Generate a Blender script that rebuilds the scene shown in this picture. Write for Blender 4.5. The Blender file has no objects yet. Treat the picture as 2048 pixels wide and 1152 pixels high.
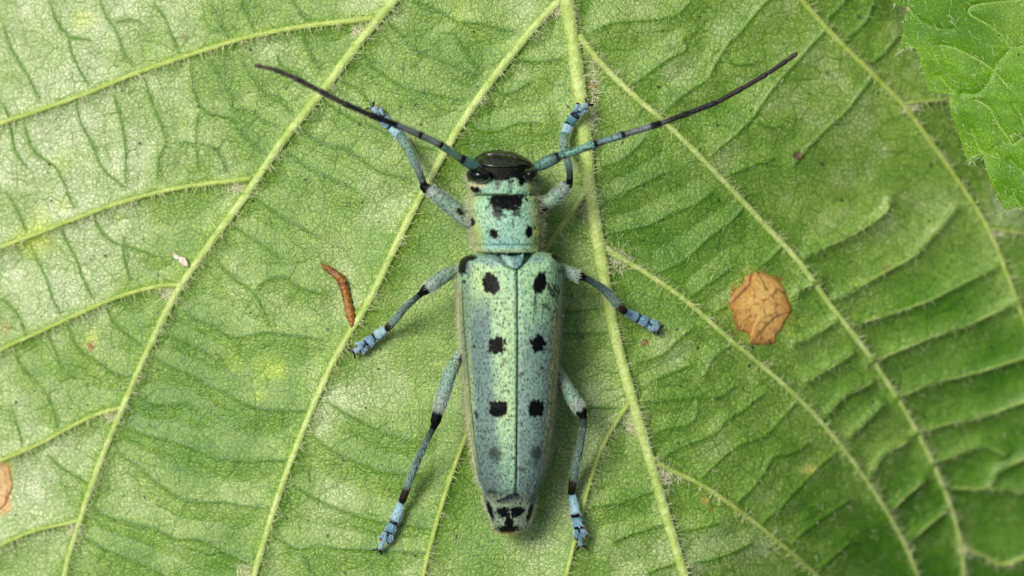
import bpy, math
import numpy as np

# ------------------------------------------------------------------ scene, camera, light
# 1 Blender unit = 1 cm (declared below): the beetle is about 17 mm long.
S = bpy.context.scene
S.unit_settings.system = 'METRIC'
S.unit_settings.scale_length = 0.01
C = S.collection
RNG = np.random.default_rng(11)

D = 15.0            # camera height above the leaf (15 cm, macro lens)
PX = 450.0          # photo pixels per cm on the plane z = 0
cam_d = bpy.data.cameras.new('camera')
cam = bpy.data.objects.new('camera', cam_d)
C.objects.link(cam)
cam.location = (0, 0, D)
cam.rotation_euler = (0, 0, 0)
cam_d.sensor_width = 36.0
cam_d.lens = 36.0 * D / (2048.0 / PX)
cam_d.clip_start = 0.1
cam_d.clip_end = 2000
cam_d.dof.use_dof = True
cam_d.dof.focus_distance = D - 0.16
cam_d.dof.aperture_fstop = 0.36
S.camera = cam

SUN_DIR = np.array([-0.42, 0.30, 0.86]); SUN_DIR /= np.linalg.norm(SUN_DIR)
elev = math.asin(SUN_DIR[2]); azim = math.atan2(SUN_DIR[0], SUN_DIR[1])
W = bpy.data.worlds.new('World'); S.world = W; W.use_nodes = True
wn = W.node_tree.nodes; wn.clear()
sky = wn.new('ShaderNodeTexSky'); sky.sky_type = 'NISHITA'; sky.sun_disc = False
sky.sun_elevation = elev; sky.sun_rotation = azim
sky.air_density = 0.7; sky.dust_density = 5.0; sky.ozone_density = 0.6
bg = wn.new('ShaderNodeBackground'); bg.inputs['Strength'].default_value = 0.10
wo = wn.new('ShaderNodeOutputWorld')
W.node_tree.links.new(sky.outputs[0], bg.inputs[0]); W.node_tree.links.new(bg.outputs[0], wo.inputs[0])
sl = bpy.data.lights.new('sun', 'SUN'); sl.energy = 3.1; sl.angle = math.radians(22); sl.color = (1.0, 0.95, 0.85)
so = bpy.data.objects.new('sun', sl); C.objects.link(so)
from mathutils import Vector
so.rotation_euler = Vector(SUN_DIR.tolist()).to_track_quat('Z', 'Y').to_euler()
so.location = (-6, 4, 12)
S.view_settings.view_transform = 'Standard'; S.view_settings.look = 'None'
S.view_settings.gamma = 1.0; S.view_settings.use_curve_mapping = False
S.view_settings.exposure = 0.15
S.render.engine = 'CYCLES'
S.render.resolution_x, S.render.resolution_y = 1024, 576

# ------------------------------------------------------------------ helpers
def lin(r, g, b):
    c = np.array([r, g, b], float) / 255.0
    return np.where(c <= 0.04045, c / 12.92, ((c + 0.055) / 1.055) ** 2.4)

def at(px, py, z=0.0):
    """photo pixel at height z -> world point"""
    k = (D - z) / D / PX
    return np.array([(px - 1024.0) * k, (576.0 - py) * k, z])

def to_px(x, y, z):
    k = D / (D - z) * PX
    return x * k + 1024.0, 576.0 - y * k

def smooth(a, b, x):
    t = np.clip((x - a) / (b - a), 0, 1); return t * t * (3 - 2 * t)

_lat = RNG.random((256, 256))
def vnoise(x, y, f, seed=0):
    x = np.asarray(x) * f + 37.3 * seed + 100; y = np.asarray(y) * f + 71.7 * seed + 100
    xi = np.floor(x).astype(int); yi = np.floor(y).astype(int)
    u = x - xi; v = y - yi; u = u * u * (3 - 2 * u); v = v * v * (3 - 2 * v)
    g = lambda a, b: _lat[a % 256, b % 256]
    return (g(xi, yi) * (1 - u) + g(xi + 1, yi) * u) * (1 - v) + (g(xi, yi + 1) * (1 - u) + g(xi + 1, yi + 1) * u) * v

def fbm(x, y, f, seed=0, n=4):
    s = 0; a = 0.5; t = 0
    for i in range(n):
        s = s + a * vnoise(x, y, f * 2 ** i, seed + i * 3); t += a; a *= 0.5
    return s / t

def catmull(P, n):
    P = np.asarray(P, float)
    Q = np.vstack([2 * P[0] - P[1], P, 2 * P[-1] - P[-2]])
    out = []
    for i in range(len(P) - 1):
        p0, p1, p2, p3 = Q[i:i + 4]
        t = np.linspace(0, 1, n, endpoint=False)[:, None]
        out.append(0.5 * (2 * p1 + (p2 - p0) * t + (2 * p0 - 5 * p1 + 4 * p2 - p3) * t ** 2 + (3 * p1 - p0 - 3 * p2 + p3) * t ** 3))
    out.append(P[-1:])
    return np.vstack(out)

def build(name, V, quads=None, tris=None, mat=None, parent=None, col=None, smooth_shade=True):
    V = np.asarray(V, np.float32)
    me = bpy.data.meshes.new(name)
    q = np.zeros((0, 4), np.int32) if quads is None else np.asarray(quads, np.int32).reshape(-1, 4)
    t = np.zeros((0, 3), np.int32) if tris is None else np.asarray(tris, np.int32).reshape(-1, 3)
    me.vertices.add(len(V)); me.vertices.foreach_set('co', V.ravel())
    loops = np.concatenate([q.ravel(), t.ravel()])
    me.loops.add(len(loops)); me.loops.foreach_set('vertex_index', loops)
    start = np.concatenate([np.arange(len(q)) * 4, len(q) * 4 + np.arange(len(t)) * 3]).astype(np.int32)
    me.polygons.add(len(start)); me.polygons.foreach_set('loop_start', start)
    me.update(calc_edges=True); me.validate()
    me.polygons.foreach_set('use_smooth', np.full(len(me.polygons), smooth_shade))
    if col is not None:
        c = np.ones((len(V), 4), np.float32); col = np.asarray(col); c[:, :col.shape[1]] = col
        a = me.color_attributes.new('Col', 'FLOAT_COLOR', 'POINT'); a.data.foreach_set('color', c.ravel())
    if mat: me.materials.append(mat)
    o = bpy.data.objects.new(name, me); C.objects.link(o)
    if parent: o.parent = parent
    return o

def empty(name, loc=(0, 0, 0)):
    o = bpy.data.objects.new(name, None); C.objects.link(o); o.location = loc; o.empty_display_size = 0.1
    return o

def tag(o, label=None, cat=None, group=None, kind=None):
    if label: o['label'] = label
    if cat: o['category'] = cat
    if group: o['group'] = group
    if kind: o['kind'] = kind
    return o

def grid_quads(nu, nv, wrap_u=False, base=0):
    """verts indexed v*nu+u"""
    uu = np.arange(nu if wrap_u else nu - 1); vv = np.arange(nv - 1)
    U, Vv = np.meshgrid(uu, vv)
    a = Vv * nu + U; b = Vv * nu + (U + 1) % nu
    return (np.stack([a, b, b + nu, a + nu], -1).reshape(-1, 4) + base)

def sweep(P, RX, RZ=None, ns=12, col=None, cap=True, jitter=0.0, power=1.0):
    """closed tube along samples P with lateral radius RX and vertical radius RZ -> V, quads, tris, colours"""
    P = np.asarray(P, float); RX = np.asarray(RX, float); RZ = RX if RZ is None else np.asarray(RZ, float)
    col = None if col is None else np.asarray(col, float)
    if cap:
        T0 = P[1] - P[0]; T0 /= np.linalg.norm(T0) + 1e-12; T1 = P[-1] - P[-2]; T1 /= np.linalg.norm(T1) + 1e-12
        ks = [(1.0, .06), (.85, .52), (.5, .87)]
        r0 = min(RX[0], RZ[0]); r1 = min(RX[-1], RZ[-1])
        A = [P[0] - T0 * r0 * k for k, _ in ks]; B = [P[-1] + T1 * r1 * k for k, _ in ks[::-1]]
        P = np.vstack([A, P, B])
        RX = np.concatenate([[RX[0] * s for _, s in ks], RX, [RX[-1] * s for _, s in ks[::-1]]])
        RZ = np.concatenate([[RZ[0] * s for _, s in ks], RZ, [RZ[-1] * s for _, s in ks[::-1]]])
        if col is not None: col = np.vstack([col[:1]] * 3 + [col] + [col[-1:]] * 3)
    T = np.gradient(P, axis=0); T /= np.linalg.norm(T, axis=1)[:, None] + 1e-12
    up = np.array([0, 0, 1.0])
    N = np.cross(T, up); ln = np.linalg.norm(N, axis=1)
    for i in range(len(N)):
        if ln[i] < 0.15: N[i] = N[i - 1] if i else np.array([1, 0, 0])
    N /= np.linalg.norm(N, axis=1)[:, None]
    B = np.cross(N, T)
    th = np.linspace(0, 2 * np.pi, ns, endpoint=False)
    cs = np.sign(np.cos(th)) * np.abs(np.cos(th)) ** power; sn = np.sign(np.sin(th)) * np.abs(np.sin(th)) ** power
    rx = RX[:, None] * np.ones(ns); rz = RZ[:, None] * np.ones(ns)
    if jitter:
        j = 1 + jitter * (RNG.random((len(P), ns)) - 0.5) * 2; rx = rx * j; rz = rz * j
    V = P[:, None, :] + N[:, None, :] * (rx * cs)[..., None] + B[:, None, :] * (rz * sn)[..., None]
    n = len(P)
    q = grid_quads(ns, n, True)
    V = V.reshape(-1, 3)
    tris = [[(i + 1) % ns, i, len(V)] for i in range(ns)] + [[(n - 1) * ns + i, (n - 1) * ns + (i + 1) % ns, len(V) + 1] for i in range(ns)]
    V = np.vstack([V, P[:1], P[-1:]])
    cc = None
    if col is not None:
        cc = np.vstack([np.repeat(col, ns, axis=0), col[:1], col[-1:]])
    return V, q, tris, cc

def hairs(base, tip_dir, length, radius, col=None, bend=None, nr=4, ns=3):
    """tapered curved strands as one mesh -> V, quads, colours"""
    base = np.asarray(base, float); n = len(base)
    d = np.asarray(tip_dir, float); d = d / (np.linalg.norm(d, axis=1)[:, None] + 1e-9)
    length = np.broadcast_to(length, n)[:, None]; radius = np.broadcast_to(radius, n)[:, None]
    bend = np.zeros((n, 3)) if bend is None else bend
    up = np.where(np.abs(d[:, 2:3]) > 0.9, np.array([[1.0, 0, 0]]), np.array([[0, 0, 1.0]]))
    N = np.cross(d, up); N /= np.linalg.norm(N, axis=1)[:, None] + 1e-9
    B = np.cross(N, d)
    rings = []
    for k in range(nr):
        t = k / (nr - 1)
        c = base + d * length * t + bend * length * t * t
        r = radius * (1 - 0.9 * t ** 1.3)
        for s in range(ns):
            a = 2 * np.pi * s / ns
            rings.append(c + N * r * math.cos(a) + B * r * math.sin(a))
    V = np.stack(rings, 1)                       # n, nr*ns, 3
    q = []
    for k in range(nr - 1):
        for s in range(ns):
            a = k * ns + s; b = k * ns + (s + 1) % ns
            q.append([a, b, b + ns, a + ns])
    q = np.array(q)[None] + (np.arange(n) * nr * ns)[:, None, None]
    cc = None if col is None else np.repeat(np.asarray(col), nr * ns, axis=0)
    return V.reshape(-1, 3), q.reshape(-1, 4), cc

# ------------------------------------------------------------------ materials
class NT:
    def __init__(s, name):
        s.m = bpy.data.materials.new(name); s.m.use_nodes = True; s.t = s.m.node_tree; s.t.nodes.clear()
        s.out = s.n('ShaderNodeOutputMaterial'); s.p = s.n('ShaderNodeBsdfPrincipled')
        s.l(s.p.outputs[0], s.out.inputs[0])
    def n(s, t, **kw):
        x = s.t.nodes.new(t)
        for k, v in kw.items(): setattr(x, k, v)
        return x
    def l(s, a, b): s.t.links.new(a, b)
    def val(s, sock, v):
        if hasattr(v, 'links') or isinstance(v, bpy.types.NodeSocket): s.l(v, sock)
        else: sock.default_value = v
    def math(s, op, a, b=0.0, c=0.0, clamp=False):
        x = s.n('ShaderNodeMath', operation=op, use_clamp=clamp)
        for i, v in enumerate((a, b, c)): s.val(x.inputs[i], v)
        return x.outputs[0]
    def mapr(s, v, a, b, c=0.0, d=1.0, ss=True):
        x = s.n('ShaderNodeMapRange'); x.interpolation_type = 'SMOOTHSTEP' if ss else 'LINEAR'
        for i, k in zip(range(5), (v, a, b, c, d)): s.val(x.inputs[i], k)
        return x.outputs[0]
    def mix(s, f, a, b, mode='MIX'):
        x = s.n('ShaderNodeMix', data_type='RGBA', blend_type=mode)
        s.val(x.inputs[0], f); s.val(x.inputs[6], a); s.val(x.inputs[7], b)
        return x.outputs[2]
    def obj(s):
        return s.n('ShaderNodeTexCoord').outputs['Object']
    dims = '3D'
    def noise(s, vec, scale, detail=3.0, rough=0.55, color=False):
        x = s.n('ShaderNodeTexNoise', noise_dimensions=s.dims); s.l(vec, x.inputs['Vector'])
        x.inputs['Scale'].default_value = scale; x.inputs['Detail'].default_value = detail; x.inputs['Roughness'].default_value = rough
        return x.outputs['Color' if color else 'Fac']
    def voro(s, vec, scale, feature='F1', rnd=1.0):
        x = s.n('ShaderNodeTexVoronoi', feature=feature, voronoi_dimensions=s.dims); s.l(vec, x.inputs['Vector'])
        x.inputs['Scale'].default_value = scale; x.inputs['Randomness'].default_value = rnd
        return x
    def warp(s, vec, scale, amt):
        c = s.noise(vec, scale, 2.0, 0.5, True)
        a = s.n('ShaderNodeVectorMath', operation='SUBTRACT'); s.l(c, a.inputs[0]); a.inputs[1].default_value = (.5, .5, .5)
        b = s.n('ShaderNodeVectorMath', operation='SCALE'); s.l(a.outputs[0], b.inputs[0]); b.inputs['Scale'].default_value = amt
        e = s.n('ShaderNodeVectorMath', operation='ADD'); s.l(vec, e.inputs[0]); s.l(b.outputs[0], e.inputs[1])
        return e.outputs[0]
    def attr(s):
        return s.n('ShaderNodeVertexColor', layer_name='Col')
    def bump(s, h, strength, dist):
        x = s.n('ShaderNodeBump'); x.inputs['Strength'].default_value = strength; x.inputs['Distance'].default_value = dist
        s.l(h, x.inputs['Height']); s.l(x.outputs[0], s.p.inputs['Normal']); return x
    def set(s, **kw):
        for k, v in kw.items():
            s.val(s.p.inputs[k.replace('_', ' ')], v)
        return s

def c4(*a): return tuple(float(v) for v in lin(*a)) + (1.0,)

def blade_material(name, net_dark, dots, gloss=0.37, fine=44.0, relief=1.0, spec=0.55):
    m = NT(name); m.dims = '2D'; v0 = m.obj()
    v1 = m.warp(v0, 12.0, 0.022)
    a = m.attr(); base = a.outputs['Color']
    e1 = m.voro(v1, fine, 'DISTANCE_TO_EDGE').outputs['Distance']
    e2 = m.voro(v1, fine * 0.31, 'DISTANCE_TO_EDGE').outputs['Distance']
    l1 = m.math('SUBTRACT', 1.0, m.mapr(e1, 0.03, 0.17))
    l2 = m.math('SUBTRACT', 1.0, m.mapr(e2, 0.016, 0.07))
    n5 = m.noise(v0, 5.0, 3.0)
    vary = m.mapr(n5, 0.36, 0.60, 0.25, 1.0)
    vary2 = m.mapr(m.noise(v0, 13.0, 1.0), 0.36, 0.56, 0.0, 1.0)
    cell = m.voro(v1, fine, 'F1').outputs['Color']
    sep = m.n('ShaderNodeSeparateColor'); m.l(cell, sep.inputs[0])
    dark = m.mix(1.0, base, net_dark, 'MULTIPLY')
    c = m.mix(m.mapr(sep.outputs[0], 0, 1, 0.0, 0.45), base, m.mix(1.0, base, (1.5, 1.38, 1.6, 1), 'MULTIPLY'))
    big = m.n('ShaderNodeSeparateColor'); m.l(m.voro(v1, fine * 0.31, 'F1').outputs['Color'], big.inputs[0])
    c = m.mix(m.mapr(big.outputs[0], 0, 1, 0.0, 0.40), c, m.mix(1.0, c, (0.66, 0.76, 0.52, 1), 'MULTIPLY'))
    gr = m.noise(v0, 120.0, 2.0, 0.7)
    c = m.mix(m.mapr(gr, 0.54, 0.38, 0.0, 0.85), c, m.mix(1.0, c, (0.46, 0.58, 0.34, 1), 'MULTIPLY'))
    c = m.mix(m.math('MULTIPLY', m.mapr(gr, 0.55, 0.70, 0.0, 1.0), a.outputs['Alpha']), c, m.mix(1.0, c, (2.0, 1.85, 2.5, 1), 'MULTIPLY'))  # pale flecks and sparkle painted as brighter grain, scaled by vertex alpha
    c = m.mix(m.math('MULTIPLY', m.math('MULTIPLY', l1, vary), 0.80), c, dark)
    c = m.mix(m.math('MULTIPLY', m.math('MULTIPLY', l2, vary2), 0.95), c, dark)
    # scattered black dots
    vd = m.voro(v0, 12.0, 'F1'); s2 = m.n('ShaderNodeSeparateColor'); m.l(vd.outputs['Color'], s2.inputs[0])
    rad = m.mapr(m.math('POWER', s2.outputs[1], 2.5), 0.0, 1.0, 0.02, 0.10, False)
    dot = m.math('MULTIPLY', m.math('LESS_THAN', m.math('ADD', vd.outputs['Distance'], m.math('MULTIPLY', m.math('SUBTRACT', gr, 0.5), 0.09)), rad), m.math('GREATER_THAN', s2.outputs[0], 1.0 - dots))
    c = m.mix(m.math('MULTIPLY', dot, 0.85), c, c4(30, 38, 16))
    m.l(c, m.p.inputs['Base Color'])
    h = m.math('ADD', m.math('MULTIPLY', m.mapr(e1, 0.0, 0.3), 0.30), m.math('MULTIPLY', gr, 0.95))
    m.bump(h, 0.60 * relief, 0.0055)
    m.set(Roughness=m.mapr(n5, 0.3, 0.7, gloss - 0.06, gloss + 0.10), IOR=1.5)
    m.set(Specular_IOR_Level=spec)
    return m.m

M = {}
M['blade'] = blade_material('leaf_underside', (0.40, 0.58, 0.20, 1), 0.36)
M['blade_top'] = blade_material('leaf_upperside', (0.70, 0.80, 0.5, 1), 0.30, 0.50, 38.0, 0.35, 0.28)

def vein_mat(name, c1, c2, rough=0.5):
    m = NT(name); o = m.obj()
    n1 = m.noise(o, 14.0, 3.0); n2 = m.noise(o, 70.0, 3.0, 0.65)
    c = m.mix(m.mapr(n1, 0.35, 0.65), c1, c2)
    c = m.mix(m.mapr(n2, 0.45, 0.75, 0.0, 0.6), c, m.mix(1.0, c, (1.45, 1.35, 1.6, 1), 'MULTIPLY'))
    c = m.mix(m.mapr(n2, 0.5, 0.25, 0.0, 0.5), c, m.mix(1.0, c, (0.65, 0.72, 0.45, 1), 'MULTIPLY'))
    m.l(c, m.p.inputs['Base Color'])
    m.bump(m.math('ADD', n2, m.noise(o, 30.0, 2.0)), 0.8, 0.008)
    m.set(Roughness=rough, Specular_IOR_Level=0.5)
    return m.m
M['vein'] = vein_mat('vein_skin', c4(150, 176, 84), c4(176, 196, 118))
M['vein_green'] = vein_mat('vein_skin_green', c4(140, 166, 68), c4(162, 182, 94))
M['cross'] = vein_mat('cross_vein_skin', c4(76, 116, 12), c4(92, 130, 24))
M['ridge'] = vein_mat('ridge_vein_skin', c4(118, 150, 56), c4(140, 168, 84))

def hair_mat(name, rough=0.4, attr=True, color=None):
    m = NT(name)
    if attr: m.l(m.attr().outputs['Color'], m.p.inputs['Base Color'])
    else: m.p.inputs['Base Color'].default_value = color
    m.set(Roughness=rough, Specular_IOR_Level=0.5)
    return m.m
M['hair'] = hair_mat('pale_hair')

def cuticle_mat():
    """hard shell; colour and a speckle amount (alpha) come from the mesh"""
    m = NT('cuticle'); o = m.obj(); a = m.attr()
    st = m.n('ShaderNodeMapping'); st.inputs['Scale'].default_value = (1, 0.6, 1); m.l(m.warp(o, 60.0, 0.008), st.inputs[0])
    v = m.voro(st.outputs[0], 84.0, 'F1')
    sc = m.n('ShaderNodeSeparateColor'); m.l(v.outputs['Color'], sc.inputs[0])
    pit = m.math('SUBTRACT', 1.0, m.mapr(v.outputs['Distance'], 0.18, 0.44))
    pit = m.math('MULTIPLY', pit, m.mapr(sc.outputs[0], 0.0, 0.3)); pit = m.math('MULTIPLY', pit, m.mapr(m.noise(o, 9.0, 2.0), .36, .62, .65, 1.0))
    g = m.noise(o, 140.0, 3.0, 0.7); g2 = m.noise(st.outputs[0], 120.0, 3.0, 0.65)
    c = m.mix(m.math('MULTIPLY', m.mapr(g, 0.48, 0.68, 0.0, 0.9), a.outputs['Alpha']), a.outputs['Color'], m.mix(1.0, a.outputs['Color'], (1.6, 1.4, 1.35, 1), 'MULTIPLY'))
    c = m.mix(m.math('MULTIPLY', m.mapr(g2, 0.52, 0.36, 0.0, 0.85), a.outputs['Alpha']), c, m.mix(1.0, a.outputs['Color'], (0.25, 0.36, 0.40, 1), 'MULTIPLY'))
    c = m.mix(m.math('MULTIPLY', m.math('MULTIPLY', pit, a.outputs['Alpha']), 0.95), c, c4(12, 24, 24))
    m.l(c, m.p.inputs['Base Color'])
    h = m.math('SUBTRACT', m.math('MULTIPLY', g, 0.6), m.math('MULTIPLY', pit, 0.6))
    m.bump(h, 0.5, 0.006)
    m.set(Roughness=m.mapr(a.outputs['Alpha'], 0.0, 0.6, 0.34, 0.55), Specular_IOR_Level=m.mapr(a.outputs['Alpha'], 0.0, 0.5, 0.07, 0.45))
    return m.m
M['cuticle'] = cuticle_mat()
m = NT('eye_black'); m.set(Base_Color=c4(8, 8, 9), Roughness=0.07, Specular_IOR_Level=0.45, Coat_Weight=0.0); m.p.inputs['Coat Roughness'].default_value = 0.03
M['eye'] = m.m
m = NT('claw_black'); m.set(Base_Color=c4(18, 20, 22), Roughness=0.25)
M['claw'] = m.m
m = NT('foot_pad_yellow'); m.set(Base_Color=c4(178, 142, 74), Roughness=0.7)
M['pad'] = m.m
m = NT('scutellum_shell'); o = m.obj()
m.l(m.mix(m.mapr(m.noise(o, 70.0), .35, .65), c4(116, 156, 142), c4(74, 108, 108)), m.p.inputs['Base Color'])
m.set(Roughness=0.42, Specular_IOR_Level=0.4); M['scut'] = m.m

# ------------------------------------------------------------------ ground far below the leaf
m = NT('leaf_litter'); o = m.obj()
n1 = m.noise(o, 0.5, 5.0); n2 = m.noise(o, 3.0, 4.0)
c = m.mix(m.mapr(n1, .4, .6), c4(46, 58, 24), c4(62, 50, 32)); c = m.mix(m.mapr(n2, .35, .65, 0, .6), c, c4(30, 34, 18))
m.l(c, m.p.inputs['Base Color']); m.bump(n2, 1.0, 0.4); m.set(Roughness=0.9)
M['ground'] = m.m
gx, gy = np.meshgrid(np.linspace(-400, 400, 161), np.linspace(-400, 400, 161))
gz = -14 + 1.2 * fbm(gx, gy, 0.05, 5)
build('ground', np.stack([gx, gy, gz], -1).reshape(-1, 3), grid_quads(161, 161), None, M['ground'])['kind'] = 'structure'

# ------------------------------------------------------------------ the big leaf: where its veins run (photo pixels)
def h0(x, y):
    """broad shape of the blade: arched along the midrib, falling away to the right"""
    lx = np.maximum(0, -x - 0.2)
    z = -0.76 * smooth(0.15, 2.75, x) * (1 + 0.18 * np.clip(-y, -1.5, 2.5)) - 0.085 * lx ** 1.6
    z = z - 0.24 * smooth(0.8, 2.3, x) * np.clip(-y - 0.05, 0, 3) ** 1.3
    return z

def leaf_pt(px, py):
    z = 0.0
    for _ in range(6):
        p = at(px, py, z); z = float(h0(p[0], p[1]))
    return at(px, py, z)[:2]

MAIN = [  # name, [(px,py,width px)]
 ('midrib', [(1085, -420, 44), (1110, -200, 41), (1132, -10, 38), (1150, 110, 36), (1168, 260, 36), (1183, 400, 35), (1203, 520, 33), (1228, 660, 31), (1262, 790, 29), (1300, 920, 28), (1338, 1050, 27), (1372, 1160, 26), (1420, 1300, 24), (1480, 1480, 21)]),
 ('vein', [(1134, -12, 20), (1080, 42, 22), (1000, 140, 22), (945, 215, 21), (890, 305, 20), (815, 445, 19), (740, 600, 19), (675, 710, 18), (618, 835, 18), (560, 985, 18), (508, 1155, 18), (470, 1300, 15), (440, 1450, 12)]),
 ('vein', [(860, -90, 25), (793, -5, 26), (720, 85, 25), (640, 190, 24), (565, 285, 23), (492, 392, 22), (420, 490, 21), (352, 590, 20), (290, 715, 18), (240, 830, 17), (195, 940, 16), (158, 1050, 15), (128, 1155, 14), (105, 1300, 11)]),
 ('vein', [(752, 36, 17), (690, 44, 16), (600, 55, 15), (500, 75, 14), (400, 105, 14), (280, 145, 14), (170, 190, 13), (70, 225, 13), (-10, 252, 12), (-150, 310, 10), (-300, 390, 7)]),
 ('vein', [(500, 358, 15), (440, 365, 14), (350, 378, 13), (250, 403, 13), (160, 435, 12), (70, 470, 12), (-10, 500, 11), (-140, 560, 8)]),
 ('vein', [(362, 570, 13), (320, 572, 12), (250, 590, 12), (180, 618, 12), (90, 660, 11), (-10, 706, 11), (-140, 780, 8)]),
 ('vein', [(248, 815, 12), (205, 825, 11), (150, 850, 11), (80, 888, 10), (-10, 928, 10), (-120, 990, 7)]),
 ('vein', [(165, 1040, 11), (120, 1050, 10), (60, 1065, 9), (0, 1092, 9), (-90, 1140, 7)]),
 ('vein', [(1176, 380, 14), (1140, 430, 13), (1098, 490, 13), (1050, 590, 12), (1000, 700, 12), (955, 810, 12), (925, 890, 12), (895, 975, 12), (868, 1065, 12), (846, 1155, 12), (815, 1300, 9)]),
 ('vein', [(1266, 795, 13), (1235, 840, 12), (1202, 900, 12), (1178, 970, 11), (1155, 1060, 11), (1132, 1155, 11), (1105, 1290, 8)]),
 ('vein', [(1160, 75, 20), (1200, 125, 17), (1260, 185, 16), (1340, 255, 15), (1430, 345, 15), (1510, 430, 15), (1590, 515, 15), (1660, 610, 14), (1730, 700, 14), (1800, 805, 14), (1855, 905, 13), (1900, 1010, 13), (1922, 1095, 12), (1928, 1160, 11), (1945, 1300, 9)]),
 ('vein', [(1195, 480, 20), (1228, 508, 16), (1290, 545, 14), (1370, 600, 14), (1455, 675, 13), (1540, 745, 13), (1620, 820, 13), (1700, 915, 12), (1765, 1010, 12), (1810, 1090, 11), (1838, 1160, 10), (1880, 1290, 8)]),
 ('vein', [(1300, 915, 17), (1340, 940, 14), (1400, 968, 13), (1470, 1015, 13), (1550, 1078, 12), (1635, 1152, 12), (1740, 1260, 9)]),
 ('vein', [(1500, -110, 16), (1598, -5, 15), (1660, 65, 15), (1740, 145, 15), (1805, 210, 15), (1865, 290, 14), (1925, 375, 13), (1975, 455, 12), (2010, 540, 12), (2050, 645, 11), (2110, 800, 9)]),
 ('vein', [(1806, 208, 10), (1850, 203, 9), (1900, 198, 9), (1990, 180, 8)]),
 ('vein', [(1978, 458, 9), (2015, 462, 8), (2060, 470, 8), (2150, 490, 6)]),
 ('vein', [(1918, 1090, 9), (1965, 1110, 8), (2005, 1128, 8), (2060, 1110, 7)]),
]
def T(ox, oy, k, *lines):
    return [[(ox + x / k, oy + y / k) for x, y in l] for l in lines]
CROSS = []
CROSS += T(0, 0, 3, [(20,150),(60,260),(110,360),(180,470),(240,590)], [(300,0),(340,120),(410,220),(430,310),(480,420),(540,520)],
 [(600,0),(640,100),(700,190),(740,310),(800,400)], [(920,20),(990,110),(1030,210),(1080,320)], [(1250,0),(1300,80),(1350,190),(1380,250)],
 [(1440,20),(1490,110),(1520,190)], [(1750,0),(1800,80),(1840,130)], [(410,220),(450,228),(540,240)], [(680,140),(770,120),(840,130)],
 [(140,730),(190,880),(270,960),(340,1010),(400,1130)], [(460,620),(490,740),(560,870),(610,1000),(740,1120)],
 [(680,560),(720,680),(740,780),(755,920),(755,1090)], [(870,470),(910,600),(960,730),(1000,850),(955,950),(950,1090)],
 [(1150,390),(1165,530),(1210,650),(1300,690),(1390,715),(1440,790),(1520,860),(1600,920)],
 [(1270,360),(1330,480),(1390,590),(1400,650),(1500,660),(1560,710),(1660,750)], [(1440,340),(1500,450),(1590,560),(1670,600),(1760,690)],
 [(1660,330),(1690,400),(1780,440),(1840,510)], [(1820,220),(1860,320),(1920,410)], [(1060,850),(1180,860),(1270,880),(1320,930),(1360,1020)],
 [(1210,650),(1180,740),(1180,900),(1190,990)], [(20,620),(60,720),(90,900),(160,1000)])
CROSS += T(0, 384, 3, [(40,0),(90,80),(140,190),(180,300),(220,400),(280,520),(310,620),(360,720)], [(360,210),(410,310),(460,410),(490,500),(560,640)],
 [(560,140),(600,230),(660,290),(740,320),(840,350),(930,380)], [(740,270),(745,400),(780,520)], [(400,0),(440,80)], [(80,960),(130,1040),(220,1140)],
 [(280,840),(330,940),(360,1040)], [(400,780),(440,880),(500,960),(580,1010),(680,1080),(790,1120)], [(640,690),(680,780),(760,850),(840,910)],
 [(1530,30),(1650,120),(1800,210),(1910,270)], [(1390,200),(1500,270),(1600,330),(1680,390)], [(1260,370),(1330,440),(1420,530),(1520,600),(1570,690),(1610,790)],
 [(1520,600),(1600,530),(1700,510),(1780,560),(1920,610)], [(1110,720),(1200,770),(1280,800),(1350,850),(1440,870),(1600,840),(1760,860),(1920,880)],
 [(980,850),(1090,890),(1200,940),(1260,980)], [(930,990),(1040,1050),(1130,1090),(1250,1150)], [(20,640),(110,740),(160,860)])
CROSS += T(0, 768, 2.667, [(740,60),(800,100),(900,105),(980,100),(1040,140)], [(1080,0),(1180,30),(1260,80),(1360,125),(1480,140),(1660,145)],
 [(670,220),(780,270),(900,300),(1050,350),(1150,390),(1300,410),(1560,405)], [(610,360),(720,430),(830,520),(950,600),(1050,630),(1180,630),(1300,650),(1460,670)],
 [(490,650),(580,710),(700,740),(830,770),(930,825),(1060,830),(1180,890),(1310,950)], [(440,815),(560,880),(680,930),(800,980),(870,1020)],
 [(1740,90),(1850,160),(1950,210),(2048,260),(2200,300)], [(1660,270),(1750,340),(1850,390),(1950,430),(2048,470),(2240,480)], [(1570,540),(1660,600),(1780,660),(1900,700),(2048,740),(2300,770)],
 [(1450,810),(1530,850),(1600,880),(1700,860),(1820,880),(1990,885),(2260,900)], [(1600,880),(1640,970),(1680,1020)], [(260,380),(320,440),(400,490),(470,530)],
 [(60,120),(100,250),(120,330)], [(230,20),(280,120),(310,230)])
CROSS += T(560, 0, 3, [(800,0),(900,40),(1000,90),(1070,130),(1200,140),(1300,165),(1400,190)], [(610,120),(700,180),(760,250),(830,310),(930,350),(1040,390),(1160,450)],
 [(490,320),(560,400),(640,460),(740,520),(860,550),(980,580),(1100,605)], [(1030,180),(1080,270),(1130,350),(1180,400)], [(230,580),(330,650),(450,720),(560,760),(640,800)],
 [(120,770),(200,830),(300,870),(380,885),(450,930),(500,970),(600,1030),(720,1060),(790,1090)], [(40,920),(130,990),(250,1050),(350,1090),(460,1145)],
 [(130,190),(160,290),(240,410)], [(330,460),(420,510),(470,540),(550,630)], [(1240,500),(1340,560),(1420,540),(1500,490)], [(1100,720),(1200,780),(1320,780),(1420,740),(1550,740)],
 [(740,830),(820,870),(930,900)], [(1280,390),(1380,360),(1560,370),(1700,350)])
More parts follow.
